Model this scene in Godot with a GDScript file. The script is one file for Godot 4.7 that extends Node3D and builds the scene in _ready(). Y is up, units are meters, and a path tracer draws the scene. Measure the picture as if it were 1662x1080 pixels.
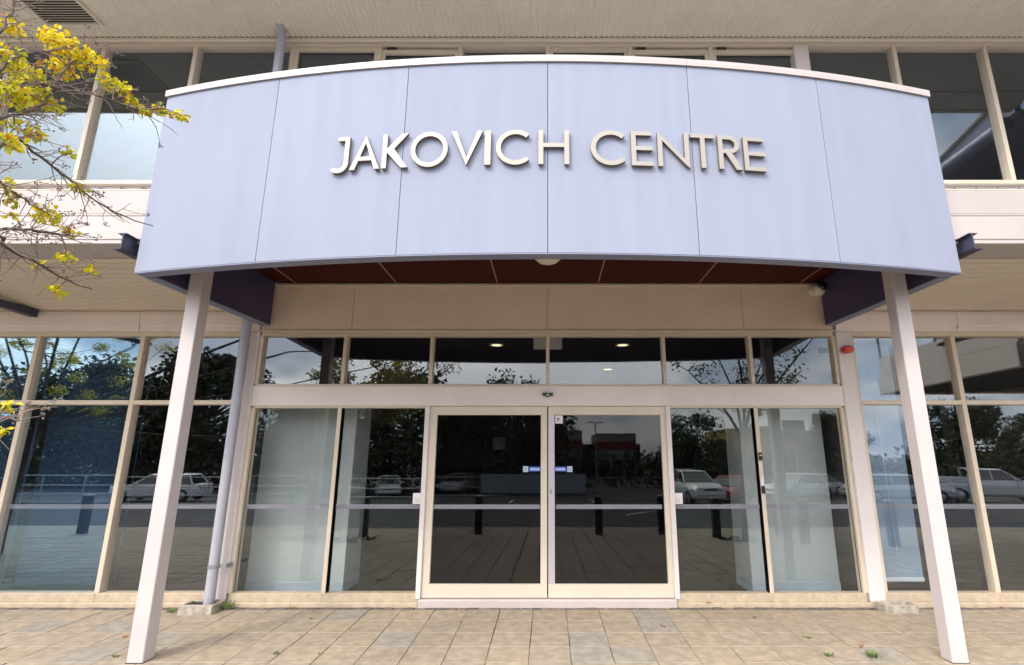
extends Node3D

# ---------------------------------------------------------------- mesh collector
class Mb:
	var v := PackedVector3Array()
	var n := PackedVector3Array()
	var c := PackedColorArray()
	var col := Color(1, 1, 1)
	var xf := Transform3D()

	func tri(a: Vector3, b: Vector3, d: Vector3) -> void:   # counter-clockwise seen from outside
		a = xf * a; b = xf * b; d = xf * d
		var nn := (b - a).cross(d - a)
		if nn.length_squared() < 1e-16:
			return
		nn = nn.normalized()
		v.append(a); v.append(d); v.append(b)
		for i in 3:
			n.append(nn); c.append(col)

	func tri_n(a: Vector3, b: Vector3, d: Vector3, na: Vector3, nb: Vector3, nd: Vector3) -> void:
		v.append(xf * a); v.append(xf * d); v.append(xf * b)
		n.append((xf.basis * na).normalized()); n.append((xf.basis * nd).normalized()); n.append((xf.basis * nb).normalized())
		for i in 3:
			c.append(col)

	func quad(a: Vector3, b: Vector3, d: Vector3, e: Vector3) -> void:
		tri(a, b, d); tri(a, d, e)

	func out_quad(a: Vector3, b: Vector3, d: Vector3, e: Vector3, away: Vector3) -> void:
		if (b - a).cross(d - a).dot((a + b + d + e) * 0.25 - away) < 0.0:
			quad(a, e, d, b)
		else:
			quad(a, b, d, e)

	func out_tri(a: Vector3, b: Vector3, d: Vector3, away: Vector3) -> void:
		if (b - a).cross(d - a).dot((a + b + d) / 3.0 - away) < 0.0:
			tri(a, d, b)
		else:
			tri(a, b, d)

	func box(at: Vector3, size: Vector3, bevel := 0.0) -> void:
		var h := size * 0.5
		var b := minf(bevel, minf(h.x, minf(h.y, h.z)) * 0.9)
		var ax := [Vector3(1, 0, 0), Vector3(0, 1, 0), Vector3(0, 0, 1)]
		for i in 3:
			var j := (i + 1) % 3
			var k := (i + 2) % 3
			for s in [-1.0, 1.0]:
				var f: Vector3 = at + ax[i] * h[i] * s
				var p: Vector3 = ax[j] * (h[j] - b)
				var q: Vector3 = ax[k] * (h[k] - b)
				out_quad(f + p + q, f - p + q, f - p - q, f + p - q, at)
		if b <= 0.0:
			return
		for i in 3:
			var j := (i + 1) % 3
			var k := (i + 2) % 3
			for s in [-1.0, 1.0]:
				for t in [-1.0, 1.0]:
					var e1: Vector3 = at + ax[i] * h[i] * s + ax[j] * (h[j] - b) * t
					var e2: Vector3 = at + ax[i] * (h[i] - b) * s + ax[j] * h[j] * t
					var q: Vector3 = ax[k] * (h[k] - b)
					out_quad(e1 + q, e1 - q, e2 - q, e2 + q, at)
		for sx in [-1.0, 1.0]:
			for sy in [-1.0, 1.0]:
				for sz in [-1.0, 1.0]:
					out_tri(at + Vector3(h.x * sx, (h.y - b) * sy, (h.z - b) * sz), at + Vector3((h.x - b) * sx, h.y * sy, (h.z - b) * sz), at + Vector3((h.x - b) * sx, (h.y - b) * sy, h.z * sz), at)

	func span(x0: float, x1: float, y0: float, y1: float, z0: float, z1: float, bevel := 0.0) -> void:
		box(Vector3((x0 + x1) * 0.5, (y0 + y1) * 0.5, (z0 + z1) * 0.5), Vector3(x1 - x0, y1 - y0, z1 - z0), bevel)

	func tube(pts: Array, radii: Array, sides := 8, caps := true) -> void:
		var rings := []
		var nrm := []
		var up := Vector3(0.123, 0.87, 0.31).normalized()
		var last_d := Vector3.ZERO
		for i in pts.size():
			var d: Vector3
			if i == 0: d = pts[1] - pts[0]
			elif i == pts.size() - 1: d = pts[i] - pts[i - 1]
			else: d = (pts[i + 1] - pts[i]).normalized() + (pts[i] - pts[i - 1]).normalized()
			if d.length() < 1e-9: d = last_d
			d = d.normalized(); last_d = d
			var s := d.cross(up)
			if s.length() < 0.05: s = d.cross(Vector3(1, 0.1, 0))
			s = s.normalized()
			up = s.cross(d).normalized()
			var r: float = radii[i] if i < radii.size() else radii[-1]
			var ring := []
			var rn := []
			for k in sides:
				var a := TAU * k / sides
				var o := s * cos(a) + up * sin(a)
				ring.append(pts[i] + o * r); rn.append(o)
			rings.append(ring); nrm.append(rn)
		for i in pts.size() - 1:
			for k in sides:
				var l := (k + 1) % sides
				var a: Vector3 = rings[i][k]; var b: Vector3 = rings[i][l]; var d: Vector3 = rings[i + 1][l]; var e: Vector3 = rings[i + 1][k]
				tri_n(a, d, b, nrm[i][k], nrm[i + 1][l], nrm[i][l])
				tri_n(a, e, d, nrm[i][k], nrm[i + 1][k], nrm[i + 1][l])
		if caps:
			for k in sides:
				var l := (k + 1) % sides
				out_tri(pts[0], rings[0][k], rings[0][l], pts[1])
				out_tri(pts[-1], rings[-1][k], rings[-1][l], pts[-2])

	func lathe(profile: Array, sides := 20) -> void:   # (radius, height) pairs round y
		for i in profile.size() - 1:
			var p: Vector2 = profile[i]
			var q: Vector2 = profile[i + 1]
			var t := (q - p).normalized()
			var nr := Vector2(t.y, -t.x)
			for k in sides:
				var a := TAU * k / sides
				var b := TAU * (k + 1) / sides
				var ca := Vector3(cos(a), 0, sin(a)); var cb := Vector3(cos(b), 0, sin(b))
				var A := ca * p.x + Vector3(0, p.y, 0); var B := cb * p.x + Vector3(0, p.y, 0)
				var C := cb * q.x + Vector3(0, q.y, 0); var D := ca * q.x + Vector3(0, q.y, 0)
				var na := ca * nr.x + Vector3(0, nr.y, 0); var nb := cb * nr.x + Vector3(0, nr.y, 0)
				if p.x > 1e-6: tri_n(A, C, B, na, nb, nb)
				if q.x > 1e-6: tri_n(A, D, C, na, na, nb)

	func prism(poly: Array, d: float) -> void:   # outline in x, y (Vector2, convex or not), from z 0 to d
		var pts := PackedVector2Array(poly)
		if not Geometry2D.is_polygon_clockwise(pts):
			pts.reverse()
		pts.reverse()
		var ix := Geometry2D.triangulate_polygon(pts)
		for i in range(0, ix.size(), 3):
			var a := pts[ix[i]]; var b := pts[ix[i + 1]]; var e := pts[ix[i + 2]]
			if (b - a).cross(e - a) < 0.0:
				var t := b; b = e; e = t
			tri(Vector3(a.x, a.y, d), Vector3(b.x, b.y, d), Vector3(e.x, e.y, d))
			tri(Vector3(a.x, a.y, 0), Vector3(e.x, e.y, 0), Vector3(b.x, b.y, 0))
		var area := 0.0
		for i in pts.size():
			area += pts[i].cross(pts[(i + 1) % pts.size()])
		for i in pts.size():
			var a := pts[i]; var b := pts[(i + 1) % pts.size()]
			if area < 0.0:
				var t := a; a = b; b = t
			quad(Vector3(a.x, a.y, 0), Vector3(b.x, b.y, 0), Vector3(b.x, b.y, d), Vector3(a.x, a.y, d))

	func loft(rings: Array, caps := true) -> void:
		var mid := Vector3.ZERO
		var count := 0
		for r in rings:
			for p in r:
				mid += p; count += 1
		mid /= count
		for i in rings.size() - 1:
			var m := rings[i].size() as int
			var local := Vector3.ZERO
			for k in m: local += rings[i][k] + rings[i + 1][k]
			local /= 2.0 * m
			for k in m:
				var l := (k + 1) % m
				out_quad(rings[i][k], rings[i][l], rings[i + 1][l], rings[i + 1][k], local)
		if caps:
			for e in [0, rings.size() - 1]:
				var r: Array = rings[e]
				for k in range(1, r.size() - 1):
					out_tri(r[0], r[k], r[k + 1], mid)

	func leaf(at: Vector3, d: Vector3, side: Vector3, l: float, w: float) -> void:   # two faces folded along the midrib
		var t := at + d * l
		var m := at + d * l * 0.45
		var nn := d.cross(side).normalized()
		var a := m + side * w * 0.5 + nn * w * 0.12
		var b := m - side * w * 0.5 + nn * w * 0.12
		tri(at, a, t); tri(at, t, b)

	func mesh(m: Material, colored := false) -> ArrayMesh:
		var arr := []
		arr.resize(Mesh.ARRAY_MAX)
		arr[Mesh.ARRAY_VERTEX] = v
		arr[Mesh.ARRAY_NORMAL] = n
		if colored: arr[Mesh.ARRAY_COLOR] = c
		var am := ArrayMesh.new()
		am.add_surface_from_arrays(Mesh.PRIMITIVE_TRIANGLES, arr)
		am.surface_set_material(0, m)
		return am

# ---------------------------------------------------------------- names, metas
var taken := {}
var rng := RandomNumberGenerator.new()
var M := {}

func numbered(parent: Node, called: String) -> String:
	var key := str(parent.get_instance_id()) + called
	var k: int = taken.get(key, 0)
	taken[key] = k + 1
	return called if k == 0 else "%s_%03d" % [called, k]

func put(called: String, mesh: Mesh, parent: Node = self, xf := Transform3D()) -> MeshInstance3D:
	var o := MeshInstance3D.new()
	o.name = numbered(parent, called)
	o.mesh = mesh
	o.transform = xf
	parent.add_child(o, true)
	return o

func part(called: String, b: Mb, mat: Material, parent: Node = self, xf := Transform3D()) -> MeshInstance3D:
	return put(called, b.mesh(mat), parent, xf)

func tag(o: Node, label: String, category: String, group := "") -> Node:
	o.set_meta("label", label); o.set_meta("category", category)
	if group: o.set_meta("group", group)
	return o

func structure(o: Node) -> Node:
	o.set_meta("kind", "structure")
	return o

func stuff(o: Node) -> Node:
	o.set_meta("kind", "stuff")
	return o

func thing(called: String, label: String, category: String, at := Vector3.ZERO, turn := 0.0, group := "") -> Node3D:
	var o := Node3D.new()
	o.name = numbered(self, called)
	add_child(o, true)
	o.position = at
	o.rotation.y = turn
	tag(o, label, category, group)
	return o

func dup(src: Node3D, called: String, label: String, at: Vector3, turn := 0.0, group := "") -> Node3D:
	var r: Node3D = src.duplicate()
	r.name = numbered(self, called)
	add_child(r, true)
	r.position = at
	r.rotation.y = turn
	r.set_meta("label", label)
	if group: r.set_meta("group", group)
	return r

func xbox(x0: float, x1: float, y0: float, y1: float, z0: float, z1: float, bevel := 0.0) -> Mb:
	var b := Mb.new()
	b.span(x0, x1, y0, y1, z0, z1, bevel)
	return b

# ---------------------------------------------------------------- materials
func srgb(r: float, g: float, b: float, a := 1.0) -> Color:
	var c := Color(r, g, b).linear_to_srgb()
	c.a = a
	return c

func noise_tex(seed_: int, freq: float, lo: float, hi: float, oct := 4, size := 512, normal := false, strength := 4.0) -> NoiseTexture2D:
	var f := FastNoiseLite.new()
	f.seed = seed_
	f.noise_type = FastNoiseLite.TYPE_SIMPLEX_SMOOTH
	f.frequency = freq
	f.fractal_octaves = oct
	var t := NoiseTexture2D.new()
	t.width = size; t.height = size
	t.seamless = true
	t.noise = f
	if normal:
		t.as_normal_map = true
		t.bump_strength = strength
	else:
		var g := Gradient.new()
		g.set_color(0, Color(lo, lo, lo)); g.set_color(1, Color(hi, hi, hi))
		t.color_ramp = g
	return t

func mat(r: float, g: float, b: float, rough := 0.6, metal := 0.0, tex: Texture2D = null, scale := 1.0, bump: Texture2D = null, bump_cm := 0.1, bscale := 0.0) -> StandardMaterial3D:
	var m := StandardMaterial3D.new()
	m.albedo_color = srgb(r, g, b)
	m.roughness = rough
	m.metallic = metal
	if tex or bump:
		m.uv1_triplanar = true
		m.uv1_world_triplanar = true
		m.uv1_scale = Vector3.ONE * scale
	if tex: m.albedo_texture = tex
	if bump:
		m.heightmap_enabled = true
		m.heightmap_texture = bump
		m.heightmap_scale = bump_cm
	return m

func film_glass(r: float, g: float, b: float, alpha: float) -> StandardMaterial3D:
	# reflective architectural glass: part of the light mirrored, the rest passes
	var m := StandardMaterial3D.new()
	var im := Image.create(4, 4, false, Image.FORMAT_RGBA8)
	im.fill(Color.WHITE)
	m.albedo_texture = ImageTexture.create_from_image(im)
	m.albedo_color = srgb(r, g, b, alpha)
	m.transparency = BaseMaterial3D.TRANSPARENCY_ALPHA
	m.metallic = 1.0
	m.roughness = 0.012
	return m

func make_materials() -> void:
	var fine := noise_tex(3, 0.02, 0.86, 1.0)
	var blotch := noise_tex(5, 0.008, 0.72, 1.0, 5)
	var grain := noise_tex(9, 0.09, 0.0, 1.0, 4)
	var soft := noise_tex(12, 0.006, 0.955, 1.0, 4)
	M.soft = soft
	M.white = mat(0.74, 0.675, 0.675, 0.42, 0.0, soft, 0.35)
	M.post = mat(0.57, 0.515, 0.525, 0.4, 0.0, soft, 0.5)
	M.gutter = mat(0.47, 0.42, 0.415, 0.38, 0.0, soft, 0.3)
	M.band_out = mat(0.44, 0.39, 0.39, 0.4, 0.0, soft, 0.4)  # darker copy of the band white, for parts in open light
	M.band = mat(0.80, 0.715, 0.695, 0.4, 0.0, soft, 0.4)  # lighter copy of the white, its colour lifted against the shade under cover
	M.cream = mat(0.67, 0.575, 0.465, 0.38, 0.0, soft, 0.6)
	M.sill = mat(0.60, 0.485, 0.365, 0.4, 0.0, fine, 0.9)
	M.door = mat(0.69, 0.605, 0.51, 0.36, 0.0, soft, 0.6)
	M.stile = mat(0.58, 0.53, 0.58, 0.3, 0.3)
	M.beige = mat(0.78, 0.635, 0.525, 0.6, 0.0, soft, 0.4)
	M.joint = mat(0.70, 0.55, 0.42, 0.8)
	M.eave = mat(0.80, 0.725, 0.605, 0.5, 0.0, soft, 0.35)
	M.soffit = mat(0.68, 0.61, 0.515, 0.5, 0.0, soft, 0.3)
	var streak := noise_tex(61, 0.006, 0.965, 1.0, 5)
	M.panel = []
	for i in 6:
		var k: float = [0.97, 1.0, 0.985, 1.0, 1.01, 1.0][i]
		M.panel.append(mat(0.297 * k, 0.325 * k, 0.428 * k, 0.75, 0.0, streak, 1.0))
		M.panel[i].metallic_specular = 0.25
		M.panel[i].uv1_scale = Vector3(1.1, 0.10, 1.1)
		M.panel[i].uv1_offset = Vector3(0.13 * i, 0.21 * i, 0)
	M.panel_shaded = mat(0.055, 0.042, 0.115, 0.5, 0.0, soft, 0.4)  # inner face of the blue panels, canopy shade and red bounce put into the colour
	M.panel_edge = mat(0.19, 0.205, 0.31, 0.5, 0.0, soft, 0.4)
	M.coping = mat(0.48, 0.425, 0.42, 0.4, 0.0, soft, 0.7)
	M.redwood = mat(0.072, 0.010, 0.007, 0.7, 0.0, noise_tex(21, 0.03, 0.6, 1.0), 0.8)
	M.redwood.metallic_specular = 0.25
	M.strip = mat(0.30, 0.15, 0.08, 0.6)
	M.steel_blue = mat(0.075, 0.075, 0.13, 0.5, 0.1, blotch, 1.2)
	M.letter = mat(0.40, 0.37, 0.34, 0.5, 0.3, noise_tex(31, 0.05, 0.88, 1.0), 3.0)
	M.letter_edge = mat(0.20, 0.15, 0.125, 0.5, 0.4)
	M.pipe = mat(0.44, 0.44, 0.52, 0.35, 0.1, soft, 0.8)
	M.galv = mat(0.45, 0.46, 0.48, 0.4, 0.7, fine, 2.0)
	M.concrete = mat(0.52, 0.47, 0.40, 0.85, 0.0, blotch, 2.5, grain, 0.1)
	M.dark = mat(0.012, 0.011, 0.011, 0.7)
	M.rubber = mat(0.012, 0.012, 0.013, 0.55)
	M.mud = mat(0.035, 0.022, 0.013, 0.95)
	M.paper = mat(0.74, 0.68, 0.68, 0.6)
	M.ink = mat(0.30, 0.27, 0.30, 0.7)
	M.black = mat(0.02, 0.02, 0.022, 0.35)
	M.red = mat(0.55, 0.02, 0.012, 0.2)
	M.red.clearcoat_enabled = true
	M.ivory = mat(0.62, 0.58, 0.50, 0.35)
	M.arrow_blue = mat(0.015, 0.03, 0.25, 0.4)
	M.arrow = mat(0.30, 0.45, 0.80, 0.4)
	M.sticker = mat(0.40, 0.48, 0.60, 0.5)
	M.safety = mat(0.30, 0.30, 0.36, 0.7)
	M.safety.albedo_color.a = 0.72
	M.safety.transparency = BaseMaterial3D.TRANSPARENCY_ALPHA
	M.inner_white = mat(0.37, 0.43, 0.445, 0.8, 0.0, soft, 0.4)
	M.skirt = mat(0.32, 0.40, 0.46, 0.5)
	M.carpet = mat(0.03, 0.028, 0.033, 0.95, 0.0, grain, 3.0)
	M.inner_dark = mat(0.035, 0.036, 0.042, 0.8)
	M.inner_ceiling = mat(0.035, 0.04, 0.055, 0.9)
	M.blind = mat(0.24, 0.34, 0.46, 0.7, 0.0, soft, 0.5)
	M.blind_blue = mat(0.007, 0.034, 0.09, 0.8, 0.0, soft, 0.5)
	M.blind_rail = mat(0.52, 0.60, 0.66, 0.5)
	M.inner_frame = mat(0.30, 0.34, 0.38, 0.5)
	M.glass = film_glass(0.86, 0.95, 0.94, 0.062)
	M.glass_transom = film_glass(0.9, 0.94, 0.96, 0.095)
	M.glass_door = film_glass(0.88, 0.90, 0.92, 0.028)
	M.glass_blue = film_glass(0.56, 0.81, 1.0, 0.18)
	M.glass_side = film_glass(0.85, 0.92, 0.98, 0.11)
	M.glass_upper = film_glass(0.76, 0.89, 1.0, 0.085)
	M.glass_rail = film_glass(0.8, 0.95, 0.92, 0.08)
	# ground
	M.pavers = []
	var tones := [[0.415, 0.335, 0.25], [0.43, 0.35, 0.26], [0.405, 0.328, 0.243], [0.42, 0.34, 0.26], [0.40, 0.328, 0.253], [0.435, 0.35, 0.255], [0.41, 0.335, 0.258], [0.37, 0.328, 0.278]]
	var ptex := noise_tex(41, 0.012, 0.80, 1.0, 7, 1024)
	for i in tones.size():
		var t: Array = tones[i]
		var p := mat(t[0], t[1], t[2], 0.85, 0.0, ptex, 0.6, noise_tex(44, 0.15, 0, 1, 3, 512), 0.12)
		p.uv1_offset = Vector3(i * 0.13, 0, i * 0.29)
		M.pavers.append(p)
	M.header_bricks = []
	for t in [[0.21, 0.18, 0.155], [0.27, 0.225, 0.19], [0.17, 0.15, 0.14]]:
		M.header_bricks.append(mat(t[0], t[1], t[2], 0.9, 0.0, blotch, 3.0, grain, 0.15))
	M.paver_far = mat(0.42, 0.35, 0.265, 0.85, 0.0, ptex, 0.6)
	M.paver_far.vertex_color_use_as_albedo = true
	M.sand = mat(0.12, 0.095, 0.07, 0.95, 0.0, grain, 4.0)
	M.asphalt = mat(0.055, 0.055, 0.058, 0.9, 0.0, blotch, 0.25, grain, 0.3)
	M.earth = mat(0.12, 0.10, 0.07, 0.95, 0.0, blotch, 0.1)
	M.grass = mat(0.07, 0.10, 0.035, 0.95, 0.0, blotch, 0.3)
	M.kerb = mat(0.42, 0.40, 0.36, 0.85, 0.0, blotch, 0.6)
	M.paint_white = mat(0.7, 0.7, 0.68, 0.7)
	M.paint_yellow = mat(0.65, 0.42, 0.06, 0.7)
	# plants
	M.bark = mat(0.11, 0.085, 0.075, 0.9, 0.0, blotch, 3.0, grain, 0.4)
	M.bark_pale = mat(0.30, 0.26, 0.22, 0.9, 0.0, blotch, 1.0, grain, 0.5)
	M.twig = mat(0.20, 0.145, 0.125, 0.85)
	M.berry = mat(0.16, 0.135, 0.135, 0.6)
	M.yellow_leaf = mat(1, 1, 1, 0.55)
	M.yellow_leaf.vertex_color_use_as_albedo = true
	M.yellow_leaf.backlight_enabled = true
	M.yellow_leaf.backlight = Color(0.8, 0.8, 0.8)
	M.leaf = mat(1, 1, 1, 0.6)
	M.leaf.vertex_color_use_as_albedo = true
	M.leaf.backlight_enabled = true
	M.leaf.backlight = Color(0.4, 0.4, 0.4)
	M.weed = mat(0.10, 0.17, 0.02, 0.7)
	M.weed.backlight_enabled = true
	M.weed.backlight = Color(0.5, 0.5, 0.5)
	M.dry_leaf = mat(0.30, 0.13, 0.05, 0.8)
	# street
	M.bollard = mat(0.025, 0.030, 0.040, 0.6)
	M.car_white = mat(0.58, 0.59, 0.61, 0.25)
	M.car_white.clearcoat_enabled = true
	M.car_silver = mat(0.42, 0.44, 0.47, 0.28, 0.5)
	M.car_dark = mat(0.03, 0.035, 0.045, 0.2)
	M.car_red = mat(0.35, 0.02, 0.018, 0.22)
	M.car_glass = mat(0.015, 0.02, 0.022, 0.06)
	M.car_glass.metallic_specular = 0.8
	M.tyre = mat(0.015, 0.015, 0.015, 0.8)
	M.rim = mat(0.45, 0.46, 0.48, 0.3, 0.8)
	M.head = mat(0.7, 0.72, 0.75, 0.08)
	M.tail = mat(0.4, 0.015, 0.012, 0.2)
	M.shop_cream = mat(0.52, 0.47, 0.40, 0.8, 0.0, blotch, 0.1)
	M.shop_yellow = mat(0.62, 0.45, 0.16, 0.8, 0.0, blotch, 0.1)
	M.shop_grey = mat(0.34, 0.34, 0.36, 0.8, 0.0, blotch, 0.1)
	M.shop_red = mat(0.17, 0.028, 0.022, 0.7)
	M.shop_orange = mat(0.55, 0.20, 0.07, 0.7)
	M.wing = mat(0.70, 0.62, 0.53, 0.7, 0.0, soft, 0.3)
	M.wing_wall = mat(0.42, 0.40, 0.46, 0.6, 0.0, soft, 0.3)
	M.roof_metal = mat(0.40, 0.40, 0.42, 0.45, 0.3)

# ---------------------------------------------------------------- camera, sky, sun
const SUN := Vector3(-0.3977, 0.7030, 0.5895)

func cloud_sky() -> ImageTexture:
	var w := 1024
	var h := 512
	var f := FastNoiseLite.new()
	f.seed = 14
	f.noise_type = FastNoiseLite.TYPE_SIMPLEX_SMOOTH
	f.frequency = 0.55
	f.fractal_octaves = 6
	f.fractal_gain = 0.52
	var g := FastNoiseLite.new()
	g.seed = 77
	g.frequency = 0.35
	g.fractal_octaves = 4
	var buf := PackedFloat32Array()
	buf.resize(w * h * 3)
	for j in h:
		var el := (0.5 - (j + 0.5) / h) * PI
		var y := sin(el)
		var ce := cos(el)
		var yy := maxf(y, 0.0)
		var base := Color(0.30, 0.42, 0.66).lerp(Color(0.62, 0.70, 0.80), pow(1.0 - yy, 3.0))
		for i in w:
			var th := ((i + 0.5) / w - 0.25) * TAU
			var c := base
			if y > -0.05:
				var q := Vector2(cos(th), sin(th)) * ce / (yy + 0.22)
				var n := f.get_noise_2d(q.x, q.y) + 0.28
				var k := smoothstep(-0.02, 0.30, n)
				var sh := clampf(0.72 + 0.9 * g.get_noise_2d(q.x * 1.7 + 9.0, q.y * 1.7 - 4.0), 0.30, 1.0)
				var cl := Color(0.66, 0.69, 0.76).lerp(Color(1.42, 1.40, 1.38), sh)
				c = base.lerp(cl, k * 0.94)
				# thin bright cloud round the sun
				var ang := acos(clampf(Vector3(cos(th) * ce, y, sin(th) * ce).dot(SUN), -1, 1))
				var halo := 4.4 * exp(-pow(ang / 0.36, 2.0)) + 0.75 * exp(-pow(ang / 0.75, 2.0))
				c += Color(1.0, 0.985, 0.96) * halo * (0.55 + 0.45 * k)
			var at := (j * w + i) * 3
			buf[at] = c.r; buf[at + 1] = c.g; buf[at + 2] = c.b
	var im := Image.create_from_data(w, h, false, Image.FORMAT_RGBF, buf.to_byte_array())
	return ImageTexture.create_from_image(im)

func gy(z: float) -> float:   # the paving falls away from the building and levels out in the car park
	return -0.026 * minf(z, 32.0)

func _ready() -> void:
	rng.seed = 20240611
	var cam := Camera3D.new()
	cam.name = "camera"
	cam.position = Vector3(0, 1.571, 6.35)
	cam.rotation_degrees = Vector3(13.47, 0, 0)
	cam.projection = Camera3D.PROJECTION_FRUSTUM
	cam.near = 0.05
	cam.far = 1500.0
	cam.size = 2.0 * 540.0 / 860.0 * 0.05
	cam.frustum_offset = Vector2(-58.0 / 860.0 * 0.05, 0)
	add_child(cam)
	cam.current = true
	var env := Environment.new()
	env.background_mode = Environment.BG_SKY
	var sky := Sky.new()
	var sm := PanoramaSkyMaterial.new()
	sm.panorama = cloud_sky()
	sky.sky_material = sm
	env.sky = sky
	env.tonemap_mode = Environment.TONE_MAPPER_LINEAR
	env.tonemap_exposure = 1.85
	env.sdfgi_enabled = true
	env.ssao_enabled = true
	env.ssil_enabled = true
	var we := WorldEnvironment.new()
	we.name = "environment"
	we.environment = env
	add_child(we)
	var sun := DirectionalLight3D.new()
	sun.name = "sun"
	sun.light_energy = 0.28
	sun.light_color = Color(1.0, 0.94, 0.85)
	sun.light_angular_distance = 6.0
	sun.shadow_enabled = true
	add_child(sun)
	sun.look_at_from_position(Vector3(-3.96, 7.0, 5.87), Vector3.ZERO)

	make_materials()
	ground()
	building()
	awnings()
	canopy()
	wing()
	lettering()
	fittings()
	gold_tree()
	weeds()
	street()
	far_things()

# ---------------------------------------------------------------- ground
func sloped(x0: float, x1: float, z0: float, z1: float, lift: float, m: Material, called: String) -> MeshInstance3D:
	var b := Mb.new()
	var steps := [z0]
	for z in [32.0]:
		if z > z0 and z < z1: steps.append(z)
	steps.append(z1)
	for i in steps.size() - 1:
		var a: float = steps[i]
		var c: float = steps[i + 1]
		b.quad(Vector3(x0, gy(a) + lift, c * 0 + a), Vector3(x0, gy(c) + lift, c), Vector3(x1, gy(c) + lift, c), Vector3(x1, gy(a) + lift, a))
	return structure(part(called, b, m)) as MeshInstance3D

func ground() -> void:
	sloped(-500, 500, -30.0, 600, -0.16, M.earth, "ground")
	var pave := sloped(-34, 34, -0.6, 8.6, -0.045, M.sand, "pavement")
	sloped(-90, 90, 8.75, 21.0, -0.14, M.asphalt, "road")
	sloped(-90, 90, 21.15, 62.0, -0.05, M.asphalt, "car_park")
	for k in [[8.6, 8.75, 0.0], [21.0, 21.15, -0.02]]:
		var b := Mb.new()
		var a := Vector3(-90, gy(k[0]), k[0])
		b.box(Vector3(0, gy(k[0]) - 0.1 + k[2], (k[0] + k[1]) * 0.5), Vector3(180, 0.2, 0.15), 0.02)
		structure(part("kerb", b, M.kerb))
	# grass verge behind the car park
	sloped(-200, 200, 62.2, 120, -0.02, M.grass, "verge")
	# pavers: five rows in front of the doors, one by one; beyond, the same slabs joined
	var pitch := 0.353
	var slab := Mb.new()
	slab.box(Vector3(0, -0.02, 0), Vector3(pitch - 0.0045, 0.04, pitch - 0.0045), 0.004)
	var slab_meshes := []
	for m in M.pavers: slab_meshes.append(slab.mesh(m))
	var tilt := Basis(Vector3.RIGHT, 0.026)
	var far := Mb.new()
	for r in 24:
		var z: float = 0.115 + pitch * (r + 0.5)
		for k in range(-60, 61):
			var x: float = 0.196 - pitch * 0.5 + pitch * k
			var near: bool = (r < 2 and k > -21 and k < 18) or (r < 5 and r >= 2 and k > -17 + r * 1 and k < 16 - r)
			var d := rng.randfn(0.0, 0.0011)
			var xf := Transform3D(tilt * Basis.from_euler(Vector3(rng.randfn(0, 0.003), rng.randfn(0, 0.004), rng.randfn(0, 0.003))), Vector3(x + rng.randfn(0, 0.0012), gy(z) + d, z))
			if near:
				var pick := rng.randi() % 7 if rng.randf() < 0.93 else 7
				if k < -8 and rng.randf() < 0.55: pick = [3, 6, 4, 7][rng.randi() % 4]
				put("paver", slab_meshes[pick], pave, xf)
			elif absf(x) < 19.0:
				far.xf = xf
				var s := rng.randf_range(0.82, 1.1)
				far.col = Color(s, s * rng.randf_range(0.97, 1.02), s * rng.randf_range(0.94, 1.06))
				far.box(Vector3(0, -0.02, 0), Vector3(pitch - 0.017, 0.04, pitch - 0.017))
	var fm := put("paver_field", far.mesh(M.paver_far, true), pave)
	stuff(fm)
	# header course of small bricks against the building
	var brick := Mb.new()
	brick.box(Vector3(0, -0.02, 0), Vector3(0.110, 0.04, 0.082), 0.004)
	var brick_meshes := []
	for m in M.header_bricks: brick_meshes.append(brick.mesh(m))
	for k in range(-62, 56):
		put("brick", brick_meshes[rng.randi() % 3], pave, Transform3D(tilt * Basis.from_euler(Vector3(0, rng.randfn(0, 0.02), 0)), Vector3(k * 0.1155, gy(0.07) + rng.randfn(0, 0.0015), 0.072)))

# ---------------------------------------------------------------- the building
func pane(x0: float, x1: float, y0: float, y1: float, z: float, m: Material, parent: Node, label := "") -> MeshInstance3D:
	var b := Mb.new()
	var w := x1 - x0
	var h := y1 - y0
	b.box(Vector3.ZERO, Vector3(w, h, 0.008))
	var wob := Basis.from_euler(Vector3(rng.randfn(0, 0.0012), rng.randfn(0, 0.0012), 0))
	var o := part("pane", b, m, parent, Transform3D(wob, Vector3((x0 + x1) * 0.5, (y0 + y1) * 0.5, z)))
	if label: o.set_meta("label", label)
	return o

const MW := 0.028   # half width of a mullion

func side_window(bl: Node3D, x0: float, x1: float, glass: Material) -> void:
	# x0, x1: mullion centre lines; one tall lower light, one upper light
	var head := Mb.new()
	head.span(x0, x1, 3.045, 3.10, -0.11, 0.008, 0.004)
	var w := part("window", head, M.cream, bl)
	part("sill", xbox(x0, x1, 0.045, 0.138, -0.11, 0.012, 0.006), M.sill, w)
	part("transom", xbox(x0 + MW, x1 - MW, 2.207, 2.259, -0.11, 0.004, 0.004), M.cream, w)
	for s in [x0, x1]:
		part("inner_frame", xbox(s - 0.026, s + 0.026, 0.14, 3.04, -0.19, -0.112), M.inner_frame, w)
	pane(x0 + MW - 0.003, x1 - MW + 0.003, 0.133, 2.210, -0.055, glass, w)
	pane(x0 + MW - 0.003, x1 - MW + 0.003, 2.255, 3.05, -0.055, glass, w)
	part("safety_strip", xbox(x0 + MW + 0.004, x1 - MW - 0.004, 1.017, 1.066, -0.0655, -0.0625), M.safety, w)

func mullion(bl: Node3D, x: float) -> void:
	part("mullion", xbox(x - MW, x + MW, 0.138, 3.05, -0.112, 0.0, 0.004), M.cream, bl)

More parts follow.
